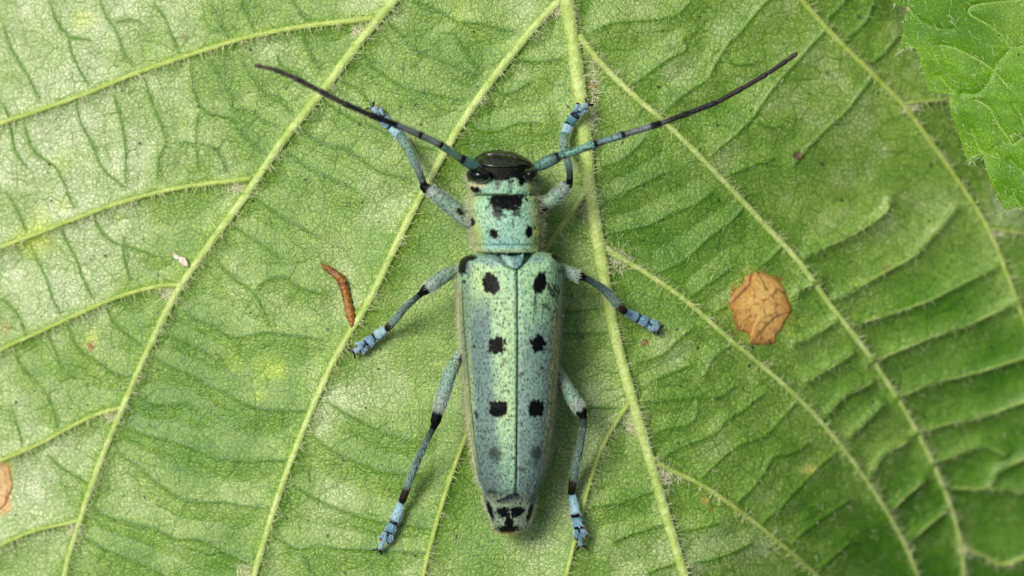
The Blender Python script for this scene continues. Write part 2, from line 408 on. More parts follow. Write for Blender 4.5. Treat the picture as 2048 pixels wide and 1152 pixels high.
CROSS += T(1100, 384, 3, [(60,720),(180,715),(330,680)], [(70,850),(200,850),(370,840)])
RIDGE = []
RIDGE += T(1100, 0, 2.695, [(230,170),(330,130),(480,115),(600,105),(690,80),(750,20)], [(440,460),(540,390),(640,320),(730,270),(720,210)],
 [(620,600),(740,500),(850,430),(890,360),(960,240),(1040,160),(1120,60),(1180,0)], [(870,840),(990,740),(1090,640),(1160,540),(1220,460),(1290,380),(1380,280),(1470,180)],
 [(940,310),(1000,350),(1090,345)], [(280,900),(370,870),(440,820),(520,740)], [(320,1070),(440,1020),(560,960),(640,930)], [(1500,100),(1560,40),(1600,0)],
 [(1600,210),(1700,120),(1740,30)], [(1120,660),(1180,690),(1240,680)], [(1320,880),(1400,790),(1500,690),(1600,600),(1720,440)],
 [(1720,350),(1810,280),(1880,190)], [(960,950),(1100,890),(1200,860)])
RIDGE += T(1100, 384, 3, [(310,60),(400,40),(470,10)], [(360,255),(480,225),(570,205),(640,175),(740,125),(870,75),(960,10)], [(640,495),(720,455),(800,410),(850,370),(960,270),(1080,180),(1170,80)],
 [(840,630),(920,575),(1010,510),(1090,455)], [(970,740),(1060,690)], [(1240,470),(1310,410),(1390,330)], [(520,1030),(620,1000),(690,970),(760,900),(860,820)],
 [(600,1140),(720,1090),(830,1050)], [(930,1100),(980,1000),(1060,940)])
RIDGE += T(1100, 768, 3, [(230,140),(340,145),(460,140)], [(560,110),(700,100),(850,85),(1010,75),(1100,20)], [(620,310),(700,270),(800,255),(870,210),(890,100)],
 [(680,440),(780,385),(900,340),(1000,290),(1060,220),(1170,150),(1280,60)], [(910,570),(1000,480),(1080,410),(1180,350),(1290,310),(1370,230),(1460,130)],
 [(1130,710),(1220,620),(1280,530),(1330,440)], [(1350,430),(1450,410),(1540,360)], [(1280,830),(1380,740),(1450,660),(1540,570),(1620,490),(1720,410)],
 [(1460,950),(1550,860),(1650,790),(1790,700)], [(1620,1110),(1700,1030),(1790,950)], [(380,950),(480,910),(600,870),(680,845)], [(760,890),(880,870),(1000,840)],
 [(840,1075),(960,1060),(1080,1020),(1200,960)], [(600,1130),(740,1080)], [(250,740),(420,720),(540,670),(640,640)])
PALE = T(1500, 400, 1.531, [(170,170),(260,130),(340,90),(410,40),(430,0)], [(270,300),(360,250),(440,205),(500,170),(560,110),(630,30)],
 [(310,385),(420,350),(540,310),(640,260),(750,205)], [(370,495),(480,450),(580,410),(680,375),(800,320)], [(450,605),(560,560),(680,530),(800,495),(880,470)],
 [(500,720),(600,685),(700,665),(830,620),(900,600)], [(560,810),(650,770),(720,755),(780,780)], [(590,880),(720,880),(760,830),(839,790),(900,770)], [(720,880),(780,885),(860,895)],
 [(140,440),(200,410),(260,370)], [(180,550),(250,510),(310,470)], [(240,650),(290,600),(370,560)], [(310,720),(350,680),(400,630)],
 [(370,840),(410,780),(480,740)], [(430,950),(480,900),(530,860)], [(490,1040),(560,980),(600,950)], [(110,310),(160,270),(210,250)])

def world_line(pts):
    return np.array([leaf_pt(p[0], p[1]) for p in pts])
main_w = []
for nm, pts in MAIN:
    P = catmull(pts, 8)
    xy = np.array([leaf_pt(p[0], p[1]) for p in P]); main_w.append((nm, xy, P[:, 2] / PX / 2 * .80))
cross_w = [(k, world_line(catmull(l, 5))) for k, s in (('cross', CROSS), ('ridge', RIDGE), ('pale', PALE)) for l in s]

# ------------------------------------------------------------------ blade height field
LC = np.array([0.10, -0.10]); LR = np.array([3.25, 2.55])      # leaf outline (off frame)
def axis(lo, a, b, hi, step, n):
    k = np.linspace(0, 1, n + 1)[1:]
    return np.concatenate([(a + (lo - a) * k ** 1.4)[::-1], np.arange(a, b, step), b + (hi - b) * k ** 1.4])
xs = axis(-3.2, -2.42, 2.46, 3.4, 0.0053, 40); ys = axis(-2.68, -1.40, 1.40, 2.48, 0.0053, 50)
X, Y = np.meshgrid(xs, ys)
dm = np.full(X.shape, 9.0); dt = np.full(X.shape, 9.0); dp = np.full(X.shape, 9.0); wm = np.full(X.shape, 0.02)
def stamp(F, line, reach, wid=None, WF=None):
    for i in range(len(line) - 1):
        a, b = line[i], line[i + 1]
        i0, i1 = np.searchsorted(xs, [min(a[0], b[0]) - reach, max(a[0], b[0]) + reach])
        j0, j1 = np.searchsorted(ys, [min(a[1], b[1]) - reach, max(a[1], b[1]) + reach])
        if i1 <= i0 or j1 <= j0: continue
        x = X[j0:j1, i0:i1] - a[0]; y = Y[j0:j1, i0:i1] - a[1]; d = b - a
        t = np.clip((x * d[0] + y * d[1]) / (d @ d + 1e-12), 0, 1)
        q = np.hypot(x - t * d[0], y - t * d[1])
        f = F[j0:j1, i0:i1]; mk = q < f
        f[mk] = q[mk]
        if WF is not None: WF[j0:j1, i0:i1][mk] = wid[i]
for nm, xy, r in main_w: stamp(dm, xy, 0.3, r, wm)
fade = np.zeros(X.shape); dq = np.full(X.shape, 9.0)
for k, xy in cross_w:
    s_ = np.linspace(0, 1, len(xy)); stamp(dp if k == 'pale' else dt, xy, 0.22, np.minimum(1, np.minimum(s_, 1 - s_) * 5 + .5) * (0.75 + .3 * vnoise(xy[:, 0], xy[:, 1], 5.0, 15)), fade)
    L_ = np.hypot(*np.diff(xy, axis=0).T).sum()
    for _ in range(int(L_ * 9)):        # small side veinlets wandering off each cross vein
        i = RNG.integers(0, len(xy) - 1); p = xy[i] + (xy[i + 1] - xy[i]) * RNG.random(); d_ = xy[i + 1] - xy[i]
        a_ = math.atan2(d_[1], d_[0]) + RNG.choice([-1, 1]) * RNG.uniform(.8, 1.9); ln_ = [p]
        for _k in range(RNG.integers(4, 11)):
            a_ += RNG.normal(0, .3); p = p + np.array([math.cos(a_), math.sin(a_)]) * RNG.uniform(7, 17) / PX; ln_.append(p)
        stamp(dq, np.array(ln_), 0.016)
right = smooth(0.4, 1.6, X)
dall = np.minimum(np.minimum(dt, dp), dm)
Z = h0(X, Y)
Z += 0.014 * np.exp(-(dm / (wm * 1.7 + 0.004)) ** 2)
Z += (0.004 + 0.004 * right) * np.exp(-(dt / 0.011) ** 2) - 0.0022 * np.exp(-(dq / 0.005) ** 2) + 0.018 * np.exp(-(dp / 0.024) ** 2)
amp = 0.022 - 0.011 * right; amp = amp + (0.017 - amp) * smooth(-.1, .1, dt - dp) * right
Z -= amp * (1 - np.exp(-(dall / 0.080) ** 2))
Z += 0.045 * (fbm(X, Y, 1.6, 1, 3) - 0.5) + 0.014 * (fbm(X, Y, 6.0, 2, 3) - 0.5)
px_, py_ = to_px(X, Y, h0(X, Y)); flat_ = 1 - smooth(58, 84, np.hypot(px_ - 1521, (py_ - 614) * .88))
Z = Z * (1 - flat_) + (h0(X, Y) - 0.004) * flat_           # the dead patch has shrunk flat
Z0 = Z
def leaf_z(x, y):
    i = np.clip(np.searchsorted(xs, x) - 1, 0, len(xs) - 2); j = np.clip(np.searchsorted(ys, y) - 1, 0, len(ys) - 2)
    u = np.clip((x - xs[i]) / (xs[i + 1] - xs[i]), 0, 1); v = np.clip((y - ys[j]) / (ys[j + 1] - ys[j]), 0, 1)
    return (Z0[j, i] * (1 - u) + Z0[j, i + 1] * u) * (1 - v) + (Z0[j + 1, i] * (1 - u) + Z0[j + 1, i + 1] * u) * v
def on_leaf(px, py, lift=0.0):
    z = 0.0
    for _ in range(6):
        p = at(px, py, z); z = float(leaf_z(p[0], p[1])) + lift
    return at(px, py, z)

# blade colour: green tissue, vein lines, yellow blotches, with sheen and dimmer zones painted in
PXX, PYY = to_px(X, Y, Z)
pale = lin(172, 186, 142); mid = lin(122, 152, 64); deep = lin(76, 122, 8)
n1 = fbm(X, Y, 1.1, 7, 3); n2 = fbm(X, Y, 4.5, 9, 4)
SHEEN_ZONES = [(120, 150, 260, 220, .85), (60, 450, 160, 220, .95), (150, 700, 120, 120, .65), (330, 60, 160, 80, .7), (90, 920, 140, 120, .85), (420, 420, 120, 160, .28), (400, 800, 150, 200, .12), (300, 1080, 160, 110, .3), (540, 1060, 60, 160, .7), (640, 780, 60, 120, .6),  # blobs painting sheen as paler colour, the dim lower right as deeper green
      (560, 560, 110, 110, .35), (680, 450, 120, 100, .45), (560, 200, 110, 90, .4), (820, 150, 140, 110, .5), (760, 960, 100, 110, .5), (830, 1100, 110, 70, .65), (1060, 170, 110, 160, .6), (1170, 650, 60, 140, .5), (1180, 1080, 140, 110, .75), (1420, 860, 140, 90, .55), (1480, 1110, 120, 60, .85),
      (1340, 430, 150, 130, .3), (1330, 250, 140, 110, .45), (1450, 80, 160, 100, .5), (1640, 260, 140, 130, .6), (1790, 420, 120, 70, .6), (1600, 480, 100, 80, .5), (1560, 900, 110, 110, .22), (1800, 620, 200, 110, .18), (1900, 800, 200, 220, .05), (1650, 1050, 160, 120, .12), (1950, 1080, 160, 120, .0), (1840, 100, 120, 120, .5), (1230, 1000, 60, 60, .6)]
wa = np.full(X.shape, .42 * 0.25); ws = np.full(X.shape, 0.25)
for cx, cy, a_, b_, v_ in SHEEN_ZONES:
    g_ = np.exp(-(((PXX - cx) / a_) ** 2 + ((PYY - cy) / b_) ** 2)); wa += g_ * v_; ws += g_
sheen_tone = np.clip(wa / ws + 0.3 * (n1 - 0.5) + 0.9 * (n2 - 0.5), 0, 1)
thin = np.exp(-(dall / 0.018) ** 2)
sheen_tone = np.clip(sheen_tone - 0.1 * thin, 0, 1)[..., None]
colr = np.where(sheen_tone < 0.5, deep + (mid - deep) * sheen_tone * 2, mid + (pale - mid) * (sheen_tone * 2 - 1))
lc = lin(70, 114, 6); k = np.clip(1.7 * fade * np.exp(-(dt / 0.0054) ** 2), 0, 1)[..., None]; colr = colr * (1 - k) + lc * k
lc = lin(82, 118, 24); k = (0.42 * np.exp(-(dq / 0.0036) ** 2))[..., None]; colr = colr * (1 - k) + lc * k
lc = lin(122, 152, 68); k = (0.7 * np.exp(-(dp / 0.010) ** 2))[..., None]; colr = colr * (1 - k) + lc * k
lc = lin(124, 150, 52); k = (0.7 * np.exp(-(dm / (wm * 1.25 + 0.004)) ** 2))[..., None]; colr = colr * (1 - k) + lc * k
def blotch(cx, cy, rx, ry, c, a, edge=0.35, seed=0):
    global colr
    d = np.hypot((PXX - cx) / rx, (PYY - cy) / ry) + 1.1 * (fbm(X, Y, 14.0, 20 + seed, 3) - 0.5)
    k = (a * (1 - smooth(1 - edge, 1 + edge, d)))[..., None]; colr = colr * (1 - k) + lin(*c) * k
for i, b in enumerate([(70, 480, 34, 26, (196, 204, 92), .8), (160, 36, 22, 16, (186, 200, 88), .7), (185, 680, 16, 18, (190, 200, 80), .8), (540, 735, 30, 22, (176, 200, 60), .75),
        (470, 725, 16, 14, (176, 200, 70), .6), (520, 785, 14, 18, (168, 196, 60), .6), (75, 440, 18, 26, (186, 200, 96), .6), (240, 432, 12, 10, (180, 196, 80), .6),
        (925, 20, 26, 22, (178, 196, 80), .5), (128, 410, 14, 14, (186, 200, 90), .5), (1622, 938, 18, 10, (206, 196, 110), .7), (120, 325, 22, 18, (184, 200, 96), .5)]):
    blotch(*b[:5], b[5] * .6, 0.7, i)
for i, b in enumerate([(182, 692, 6, 8, (140, 84, 40), .8), (1598, 312, 9, 7, (84, 52, 24), .95), (1290, 685, 7, 6, (120, 72, 48), .8), (370, 75, 5, 6, (150, 112, 66), .5), (10, 655, 7, 16, (160, 128, 66), .5),
        (1780, 540, 14, 8, (120, 110, 60), .8), (1185, 172, 10, 6, (190, 130, 60), .6), (1410, 1000, 8, 6, (170, 150, 70), .7), (1425, 1018, 6, 4, (170, 150, 60), .7)]):
    blotch(*b, 0.4, 30 + i)
blotch(1521, 614, 62, 72, (160, 168, 70), .5, .25, 90); blotch(1521, 614, 50, 60, (150, 104, 50), .95, .1, 91); blotch(-5, 972, 36, 54, (188, 182, 90), .6, .2, 92); blotch(-12, 972, 36, 52, (196, 156, 100), .9, .1, 93)
for i in range(34):     # tiny brown bruises
    blotch(RNG.uniform(0, 1750), RNG.uniform(0, 1150), RNG.uniform(2.5, 5), RNG.uniform(2.5, 5), (70, 70, 30), .6, 0.5, 60 + i)

inside = ((X - LC[0]) / LR[0]) ** 2 * 1.0 + ((Y - LC[1]) / LR[1]) ** 2
ang = np.arctan2((Y - LC[1]) / LR[1], (X - LC[0]) / LR[0])
keep = (np.abs((X - LC[0]) / LR[0]) ** 3 + np.abs((Y - LC[1]) / LR[1]) ** 3) < (0.93 + 0.07 * ((ang * 22 / np.pi) % 1.0))
leaf = empty('leaf', (0.1, -0.1, 0))
tag(leaf, 'large pale green leaf underside with raised branching veins carrying the beetle', 'leaf')
def localize(V): V = np.array(V, float); return V - np.array([0.1, -0.1, 0])
q = grid_quads(len(xs), len(ys)); kq = keep.ravel()[q].all(axis=1)
V = np.stack([X, Y, Z], -1).reshape(-1, 3); CV = colr.reshape(-1, 3)
# other face of the blade, coarser, 0.15 mm below, closed by the rim being far off frame
st = 10
Xb, Yb, Zb = X[::st, ::st], Y[::st, ::st], Z[::st, ::st] - 0.016 - 0.012
qb = grid_quads(Xb.shape[1], Xb.shape[0]); kb = keep[::st, ::st].ravel()[qb].all(axis=1)
Vb = np.stack([Xb, Yb, Zb], -1).reshape(-1, 3)
quads = np.vstack([q[kq], qb[kb][:, ::-1] + len(V)])
Vall = np.vstack([V, Vb]); Call = np.vstack([np.column_stack([CV, 0.35 + 0.65 * sheen_tone.ravel()]), np.tile(np.append(lin(70, 118, 28), .3), (len(Vb), 1))])
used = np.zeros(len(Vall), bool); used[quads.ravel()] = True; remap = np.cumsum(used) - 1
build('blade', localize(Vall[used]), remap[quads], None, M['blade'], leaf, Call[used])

# veins: each a mesh of its own lying on the blade
def z_line(xy): return np.array([float(leaf_z(a, b)) for a, b in xy])
for nm, xy, r in main_w:
    ok = (np.abs((xy[:, 0] - LC[0]) / LR[0]) ** 3 + np.abs((xy[:, 1] - LC[1]) / LR[1]) ** 3) < 0.95
    if nm == 'midrib': ok[:] = True
    xy, r = xy[ok], r[ok]
    z = np.convolve(np.pad(z_line(xy), 2, 'edge'), np.ones(5) / 5, 'valid')
    wob = 1 + 0.10 * (vnoise(xy[:, 0], xy[:, 1], 9.0, 4) - 0.5)
    V, q, t, _ = sweep(np.column_stack([xy, z - 0.10 * r]), r * wob, r * 0.80, 14, None, True, 0.06)
    build(nm, localize(V), q, t, M['vein' if r.max() * PX > 7.6 and xy[0, 0] < .6 else 'vein_green'], leaf)
for kind, xy in cross_w:
    z = np.convolve(np.pad(z_line(xy), 2, 'edge'), np.ones(5) / 5, 'valid')
    n = len(xy); s = np.linspace(0, 1, n)
    w = {'cross': 1.8, 'ridge': 1.9, 'pale': 4.0}[kind] / PX
    r = w * (0.55 + 0.6 * vnoise(xy[:, 0], xy[:, 1], 7.0, 8)) * np.minimum(1, np.minimum(s, 1 - s) * 4 + .35)
    V, q, t, _ = sweep(np.column_stack([xy, z - (0.0025 if kind != 'pale' else 0.006)]), r, r * 0.9, 8, None, True, 0.08)
    build('cross_vein', localize(V), q, t, M['ridge' if kind == 'pale' else 'cross'], leaf)

# dead tan patches in the blade
m = NT('dead_leaf_tissue'); o = m.obj(); a = m.attr()
vw = m.warp(m.warp(o, 14.0, 0.05), 50.0, 0.012)
e = m.voro(vw, 13.0, 'DISTANCE_TO_EDGE').outputs['Distance']; e2 = m.voro(vw, 40.0, 'DISTANCE_TO_EDGE').outputs['Distance']
c = m.mix(m.math('MULTIPLY', m.math('SUBTRACT', 1.0, m.mapr(e, 0.0, 0.05)), m.mapr(m.noise(o, 8.0), .42, .6)), a.outputs['Color'], c4(98, 58, 22))
c = m.mix(m.math('MULTIPLY', m.math('SUBTRACT', 1.0, m.mapr(e2, 0.0, 0.12)), 0.25), c, c4(140, 94, 36))
c = m.mix(m.mapr(m.noise(o, 60.0, 4.0, .7), .46, .68, 0, .7), c, c4(138, 92, 40))
m.l(c, m.p.inputs['Base Color']); m.bump(m.noise(o, 45.0, 4.0), 0.35, 0.010); m.set(Roughness=0.55)
M['dead'] = m.m
def seg_d(px, py, line):
    best = 99.
    for (ax_, ay_), (bx_, by_) in zip(line[:-1], line[1:]):
        dx_, dy_ = bx_ - ax_, by_ - ay_; t_ = min(1, max(0, ((px - ax_) * dx_ + (py - ay_) * dy_) / (dx_ * dx_ + dy_ * dy_)))
        best = min(best, math.hypot(px - ax_ - t_ * dx_, py - ay_ - t_ * dy_))
    return best
def patch(outline, col_in, col_out, label, dome, cracks=None):
    O = catmull(list(outline) + [outline[0]], 5)[:-1]; cx, cy = O.mean(0); n = len(O)
    rings = np.concatenate([[0.02], np.linspace(0.05, 1.0, 40)]); V = []; Cc = []
    for rr in rings:
        for p in O:
            px, py = cx + (p[0] - cx) * rr, cy + (p[1] - cy) * rr
            w = on_leaf(px, py, 0.0); wz = 0.005 - 0.011 * float(smooth(.86, 1.0, rr)) + dome * (1 - rr ** 2)
            V.append(w + [0, 0, wz])
            f = np.clip(rr ** 2.2 + 0.9 * (float(vnoise(w[0], w[1], 16.0, 3)) - 0.5), 0, 1)
            cv = col_in * (1 - f) + col_out * f
            if cracks is not None:
                dd_ = min(seg_d(px, py, l_) for l_ in cracks) + 3.0 * (float(vnoise(w[0], w[1], 60.0, 5)) - .5)
                kk = .85 * math.exp(-(dd_ / 2.2) ** 2) + .7 * max(0., rr - .82) / .18; kk = min(kk, .9); cv = cv * (1 - kk) + lin(88, 54, 24) * kk
            Cc.append(cv)
    V.append(on_leaf(cx, cy, 0.0) + [0, 0, 0.006 + dome]); Cc.append(col_in)
    q = grid_quads(n, len(rings), True)[:, ::-1]
    t = [[i, (i + 1) % n, len(V) - 1] for i in range(n)]
    o = build('dead_patch', localize(V), q, [x[::-1] for x in t], M['dead'], leaf, np.array(Cc)); o['label'] = label
patch(T(1400, 500, 4.8, [(540,180),(640,215),(730,250),(800,320),(840,400),(870,490),(905,578),(880,630),(840,690),(790,790),(740,840),(735,912),(620,935),(480,920),(472,835),(400,795),(365,785),(350,700),(320,620),(262,540),(280,450),(340,370),(425,290),(420,240),(500,205)])[0],
      lin(216, 178, 102), lin(178, 132, 62), 'round tan dead patch with brown cracks between two side veins', 0.018,
      T(1400, 500, 4.8, [(510,190),(470,330),(400,410),(330,480),(265,540)], [(900,575),(830,605),(720,640),(640,720),(580,790),(510,870)], [(480,630),(400,700),(370,785)], [(830,420),(740,380),(690,440)], [(540,190),(600,300),(640,380)], [(560,780),(600,870)]))
patch([(-60, 930), (-20, 918), (10, 922), (22, 935), (26, 958), (29, 972), (22, 990), (14, 1008), (8, 1018), (-10, 1026), (-60, 1020), (-80, 975)],
      lin(226, 198, 146), lin(186, 146, 88), 'pale tan dead patch under a small side vein', 0.006)

# hairs of the leaf
def line_hairs(xy, r, per, lmin, lmax, side_bias, rad, tilt=0.5, zup=0.35, seg=None):
    L = np.concatenate([[0], np.cumsum(np.hypot(*np.diff(xy, axis=0).T))])
    n = int(L[-1] * PX / per); s = RNG.uniform(0, L[-1], n)
    x = np.interp(s, L, xy[:, 0]); y = np.interp(s, L, xy[:, 1]); rr = np.interp(s, L, r)
    tx = np.interp(s, L, np.gradient(xy[:, 0])); ty = np.interp(s, L, np.gradient(xy[:, 1])); ln = np.hypot(tx, ty) + 1e-9; tx /= ln; ty /= ln
    side = np.where(RNG.random(n) < side_bias, 1.0, -1.0)
    nx, ny = -ty * side, tx * side
    a = RNG.normal(0, tilt, n); dx = nx * np.cos(a) + tx * np.sin(a); dy = ny * np.cos(a) + ty * np.sin(a)
    b = np.column_stack([x + nx * rr * 0.7, y + ny * rr * 0.7, leaf_z(x, y) + rr * 0.75])
    d = np.column_stack([dx, dy, zup + 0.35 * RNG.random(n)])
    clump = 0.35 + 0.65 * RNG.random(n) ** 1.6
    ln = (lmin + (lmax - lmin) * clump) / PX
    bend = np.column_stack([RNG.normal(0, .22, n), RNG.normal(-0.1, .22, n), RNG.normal(-0.3, .15, n)])
    inside = (np.abs(x) < 2.6) & (np.abs(y) < 1.6)
    return [v[inside] for v in (b, d, ln, np.full(n, rad / PX), bend)]
bits = []
for i, (nm, xy, r) in enumerate(main_w):
    # positive side is to the left of travel; the photo shows most hairs on the lower right flank
    tdir = xy[-1] - xy[0]
    lower = 0.80 if (-tdir[1] * 0.6 + tdir[0] * -0.8) * 0 + (-tdir[1] * 0.75 + tdir[0] * -0.65) > 0 else 0.25
    if nm == 'midrib': bits.append(line_hairs(xy, r, 3.8, 10, 25, 0.82, 0.5, 0.4)); continue
    bits.append(line_hairs(xy, r, 3.6 if r[0] * PX > 8 else 4.6, 8, 26, lower, 0.5, 0.5))
for k, xy in cross_w:
    bits.append(line_hairs(xy, np.full(len(xy), 0.004), 26 if k != 'pale' else 12, 7, 18, 0.5, 0.42, 0.8))
n = 4200       # short hairs all over the blade
x = RNG.uniform(-2.45, 2.45, n); y = RNG.uniform(-1.4, 1.4, n); a = RNG.normal(-1.0, 0.9, n)
bits.append([np.column_stack([x, y, leaf_z(x, y)]), np.column_stack([np.cos(a), np.sin(a), 0.25 + 0.3 * RNG.random(n)]), RNG.uniform(5, 17, n) / PX, np.full(n, 0.38 / PX), np.column_stack([RNG.normal(0, .2, n), RNG.normal(0, .2, n), np.full(n, -0.25)])])
b, d, ln, rd, bd = [np.concatenate([t[i] for t in bits]) for i in range(5)]
hc = lin(206, 212, 160) * (0.7 + 0.5 * RNG.random((len(b), 1)))
V, q, cc = hairs(b, d, ln, rd, np.clip(hc, 0, .9), bd)
build('leaf_hairs', localize(V), q, None, M['hair'], leaf, cc)['kind'] = 'stuff'
# woolly tufts in the vein forks
tufts = [(1188, 165, 9, 55, 300), (1186, 235, 10, 25, 160), (1238, 520, 16, 22, 260), (1262, 845, 12, 18, 200), (1330, 952, 14, 18, 220), (336, 588, 12, 10, 160), (474, 377, 16, 8, 150), (716, 62, 14, 12, 180),
         (222, 836, 10, 8, 120), (148, 1060, 10, 8, 120), (1112, 18, 14, 14, 160), (1822, 216, 12, 8, 90), (1993, 470, 10, 8, 80), (1172, 420, 12, 22, 150), (490, 1140, 16, 14, 120), (1926, 1098, 8, 8, 60)]
bb = []; 
for cx, cy, rx, ry, n in tufts:
    for _ in range(n):
        if RNG.random() < .5: continue
        p = on_leaf(cx + RNG.normal(0, rx * .6), cy + RNG.normal(0, ry * .6), 0.002); bb.append(p)
bb = np.array(bb); n = len(bb); a = RNG.uniform(0, 2 * np.pi, n)
V, q, cc = hairs(bb, np.column_stack([np.cos(a), np.sin(a), 0.2 + 0.5 * RNG.random(n)]), RNG.uniform(7, 20, n) / PX, 0.55 / PX,
                 lin(226, 226, 188) * (0.85 + 0.5 * RNG.random((n, 1))), RNG.normal(0, .35, (n, 3)))
build('fork_hairs', localize(V), q, None, M['hair'], leaf, cc)['kind'] = 'stuff'

# ------------------------------------------------------------------ the second leaf, overlapping at the corner
edge = [(1640, -190), (1720, -60)] + T(1700, 0, 2.506, [(200,0),(235,22),(275,32),(292,44),(272,90),(266,130),(258,190),(250,235),(240,266),(262,248),(290,240),(322,242),(345,270),(352,310),(368,370),(385,430),(405,462),(440,474),(480,468),(497,478),(498,520),(512,580),(535,650),(560,720),(578,780),(600,822),(612,795),(640,776),(664,770),(672,800),(684,850),(702,905),(728,962),(760,1020),(792,1058),(822,1046),(850,1040),(880,1075)])[0] + [(2070, 470), (2110, 500), (2150, 600), (2200, 640)]
E = catmull(edge, 9); ne = len(E); nu = 110
far = np.column_stack([np.linspace(2150, 2560, ne), np.linspace(-420, 260, ne)])
leaf2 = empty('leaf', (2.4, 1.2, 0.1))
tag(leaf2, 'bright green leaf with toothed hairy margin overlapping the larger leaf', 'leaf')
def l2_z(px, py):
    """height of the overlapping leaf: about 5 mm above the lower one at this corner, drooping to its margin"""
    u = ((px - 1800) * 0.85 - (py - 60) * 0.52) / PX
    return 0.20 + 0.05 * np.sin(u * 2.2) - 0.10 * np.exp(-np.maximum(u, 0) / 0.25) * 0.5
uu = np.linspace(0, 1, nu) ** 1.5
PXL = E[:, None, 0] * (1 - uu) + far[:, None, 0] * uu; PYL = E[:, None, 1] * (1 - uu) + far[:, None, 1] * uu
V2L = T(1700, 0, 2.506, [(872,0),(760,10),(620,30),(600,70),(690,125),(760,180),(810,240),(872,230)], [(810,240),(740,320),(690,420),(640,470),(560,470)], [(290,35),(330,90),(420,140),(520,150)],
     [(630,500),(700,545),(740,620),(790,690),(815,725),(872,690)], [(445,380),(480,420),(505,450)], [(800,800),(840,840),(880,870)], [(820,520),(850,570),(872,620)], [(605,640),(640,730),(665,770)], [(450,225),(540,250),(640,300),(715,350),(760,400),(830,470)], [(800,980),(840,1010),(870,1050)])
d2 = np.full(PXL.shape, 99.0)
for l in V2L:
    L = catmull(l, 5)
    for i in range(len(L) - 1):
        a, b2 = L[i], L[i + 1]; d = b2 - a
        t = np.clip(((PXL - a[0]) * d[0] + (PYL - a[1]) * d[1]) / (d @ d + 1e-9), 0, 1)
        d2 = np.minimum(d2, np.hypot(PXL - a[0] - t * d[0], PYL - a[1] - t * d[1]))
nz = fbm(PXL / PX, PYL / PX, 4.0, 41, 4)
ZL = l2_z(PXL, PYL) + 0.02 * (fbm(PXL / PX, PYL / PX, 3.0, 44, 3) - .5) - 0.006 * np.exp(-(d2 / 5.0) ** 2) + 0.010 * (1 - np.exp(-(d2 / 40) ** 2))
K = (D - ZL) / D / PX
VL = np.stack([(PXL - 1024) * K, (576 - PYL) * K, ZL], -1).reshape(-1, 3)
g1, g2, g3 = lin(68, 114, 2), lin(88, 132, 6), lin(132, 156, 66)
f = np.clip((nz - 0.35) / 0.3, 0, 1)[..., None]; CL = g1 * (1 - f) + g2 * f
cor = np.clip(smooth(1930, 2060, PXL) * (1 - smooth(40, 130, PYL)) + 0.6 * (nz - .5), 0, 1)[..., None]; CL = CL * (1 - .55 * cor) + g3 * .55 * cor
k = (0.35 * np.exp(-(d2 / 2.0) ** 2))[..., None]; CL = CL * (1 - k) + lin(150, 180, 90) * k
rim = np.exp(-uu * 60)[None, :, None] * np.ones_like(CL); CL = CL * (1 - .3 * rim) + lin(130, 168, 40) * .3 * rim
nL = len(VL); ql = grid_quads(nu, ne)
Vbk = VL - [0, 0, 0.014]; bnd = np.array([[i * nu, (i + 1) * nu, (i + 1) * nu + nL, i * nu + nL] for i in range(ne - 1)])
def loc2(V): return np.asarray(V, float) - np.array([2.4, 1.2, 0.1])
build('blade', loc2(np.vstack([VL, Vbk])), np.vstack([ql, ql[:, ::-1] + nL, bnd]), None, M['blade_top'], leaf2, np.vstack([np.column_stack([CL.reshape(-1, 3), np.full(nL, .28) + .5 * cor.ravel()])] * 2))
VG = VL.reshape(ne, nu, 3)
ie = RNG.integers(15, ne - 20, 150); b = VG[ie, 0]; nrm = VG[ie, 0] - VG[ie, 6]; nrm /= np.linalg.norm(nrm, axis=1)[:, None] + 1e-9
dd = nrm + RNG.normal(0, .5, nrm.shape); dd[:, 2] = RNG.uniform(-.1, .5, len(dd))
js = RNG.integers(0, ne, 380); us = RNG.integers(2, 60, 380); b3 = VG[js, us]; a3 = RNG.normal(-0.9, .5, 380)
d3 = np.column_stack([np.cos(a3), np.sin(a3), RNG.uniform(.1, .5, 380)])
bA = np.vstack([b, b3]); dA = np.vstack([dd, d3]); lA = np.concatenate([RNG.uniform(5, 13, 150), RNG.uniform(7, 20, 380)]) / PX
V, q, cc = hairs(bA, dA, lA, 0.36 / PX, lin(214, 222, 178) * (0.7 + .5 * RNG.random((len(bA), 1))), RNG.normal(0, .25, (len(bA), 3)))
build('leaf_hairs', loc2(V), q, None, M['hair'], leaf2, cc)['kind'] = 'stuff'
for l in V2L[:1] + V2L[3:4] + V2L[8:9]:
    L = catmull(l, 6); zz = l2_z(L[:, 0], L[:, 1]); 
    P = []
    for (px, py) in L:
        i = np.argmin((PXL - px) ** 2 + (PYL - py) ** 2); P.append(at(px, py, ZL.ravel()[i] - 0.002))
    V, q, t, _ = sweep(np.array(P), np.full(len(P), 1.5 / PX), np.full(len(P), 1.6 / PX), 6)
    build('vein', loc2(V), q, t, M['ridge'], leaf2)

# ------------------------------------------------------------------ the beetle
ORG = np.append(at(1020, 700)[:2], 0.0)
beetle = empty('longhorn_beetle', ORG.tolist())
tag(beetle, 'mint green longhorn beetle with black spots, long dark antennae and blue feet', 'beetle')
def lb(V): return np.asarray(V, float) - ORG
HB = dict(b=[], d=[], l=[], r=[], c=[], bend=[])       # collected body hairs
def add_hair(b, d, l, r, c, bend=None):
    n = len(b); HB['b'].append(np.asarray(b)); HB['d'].append(np.asarray(d)); HB['l'].append(np.broadcast_to(l, n)); HB['r'].append(np.broadcast_to(r, n))
    HB['c'].append(np.broadcast_to(c, (n, 3))); HB['bend'].append(np.zeros((n, 3)) if bend is None else bend)

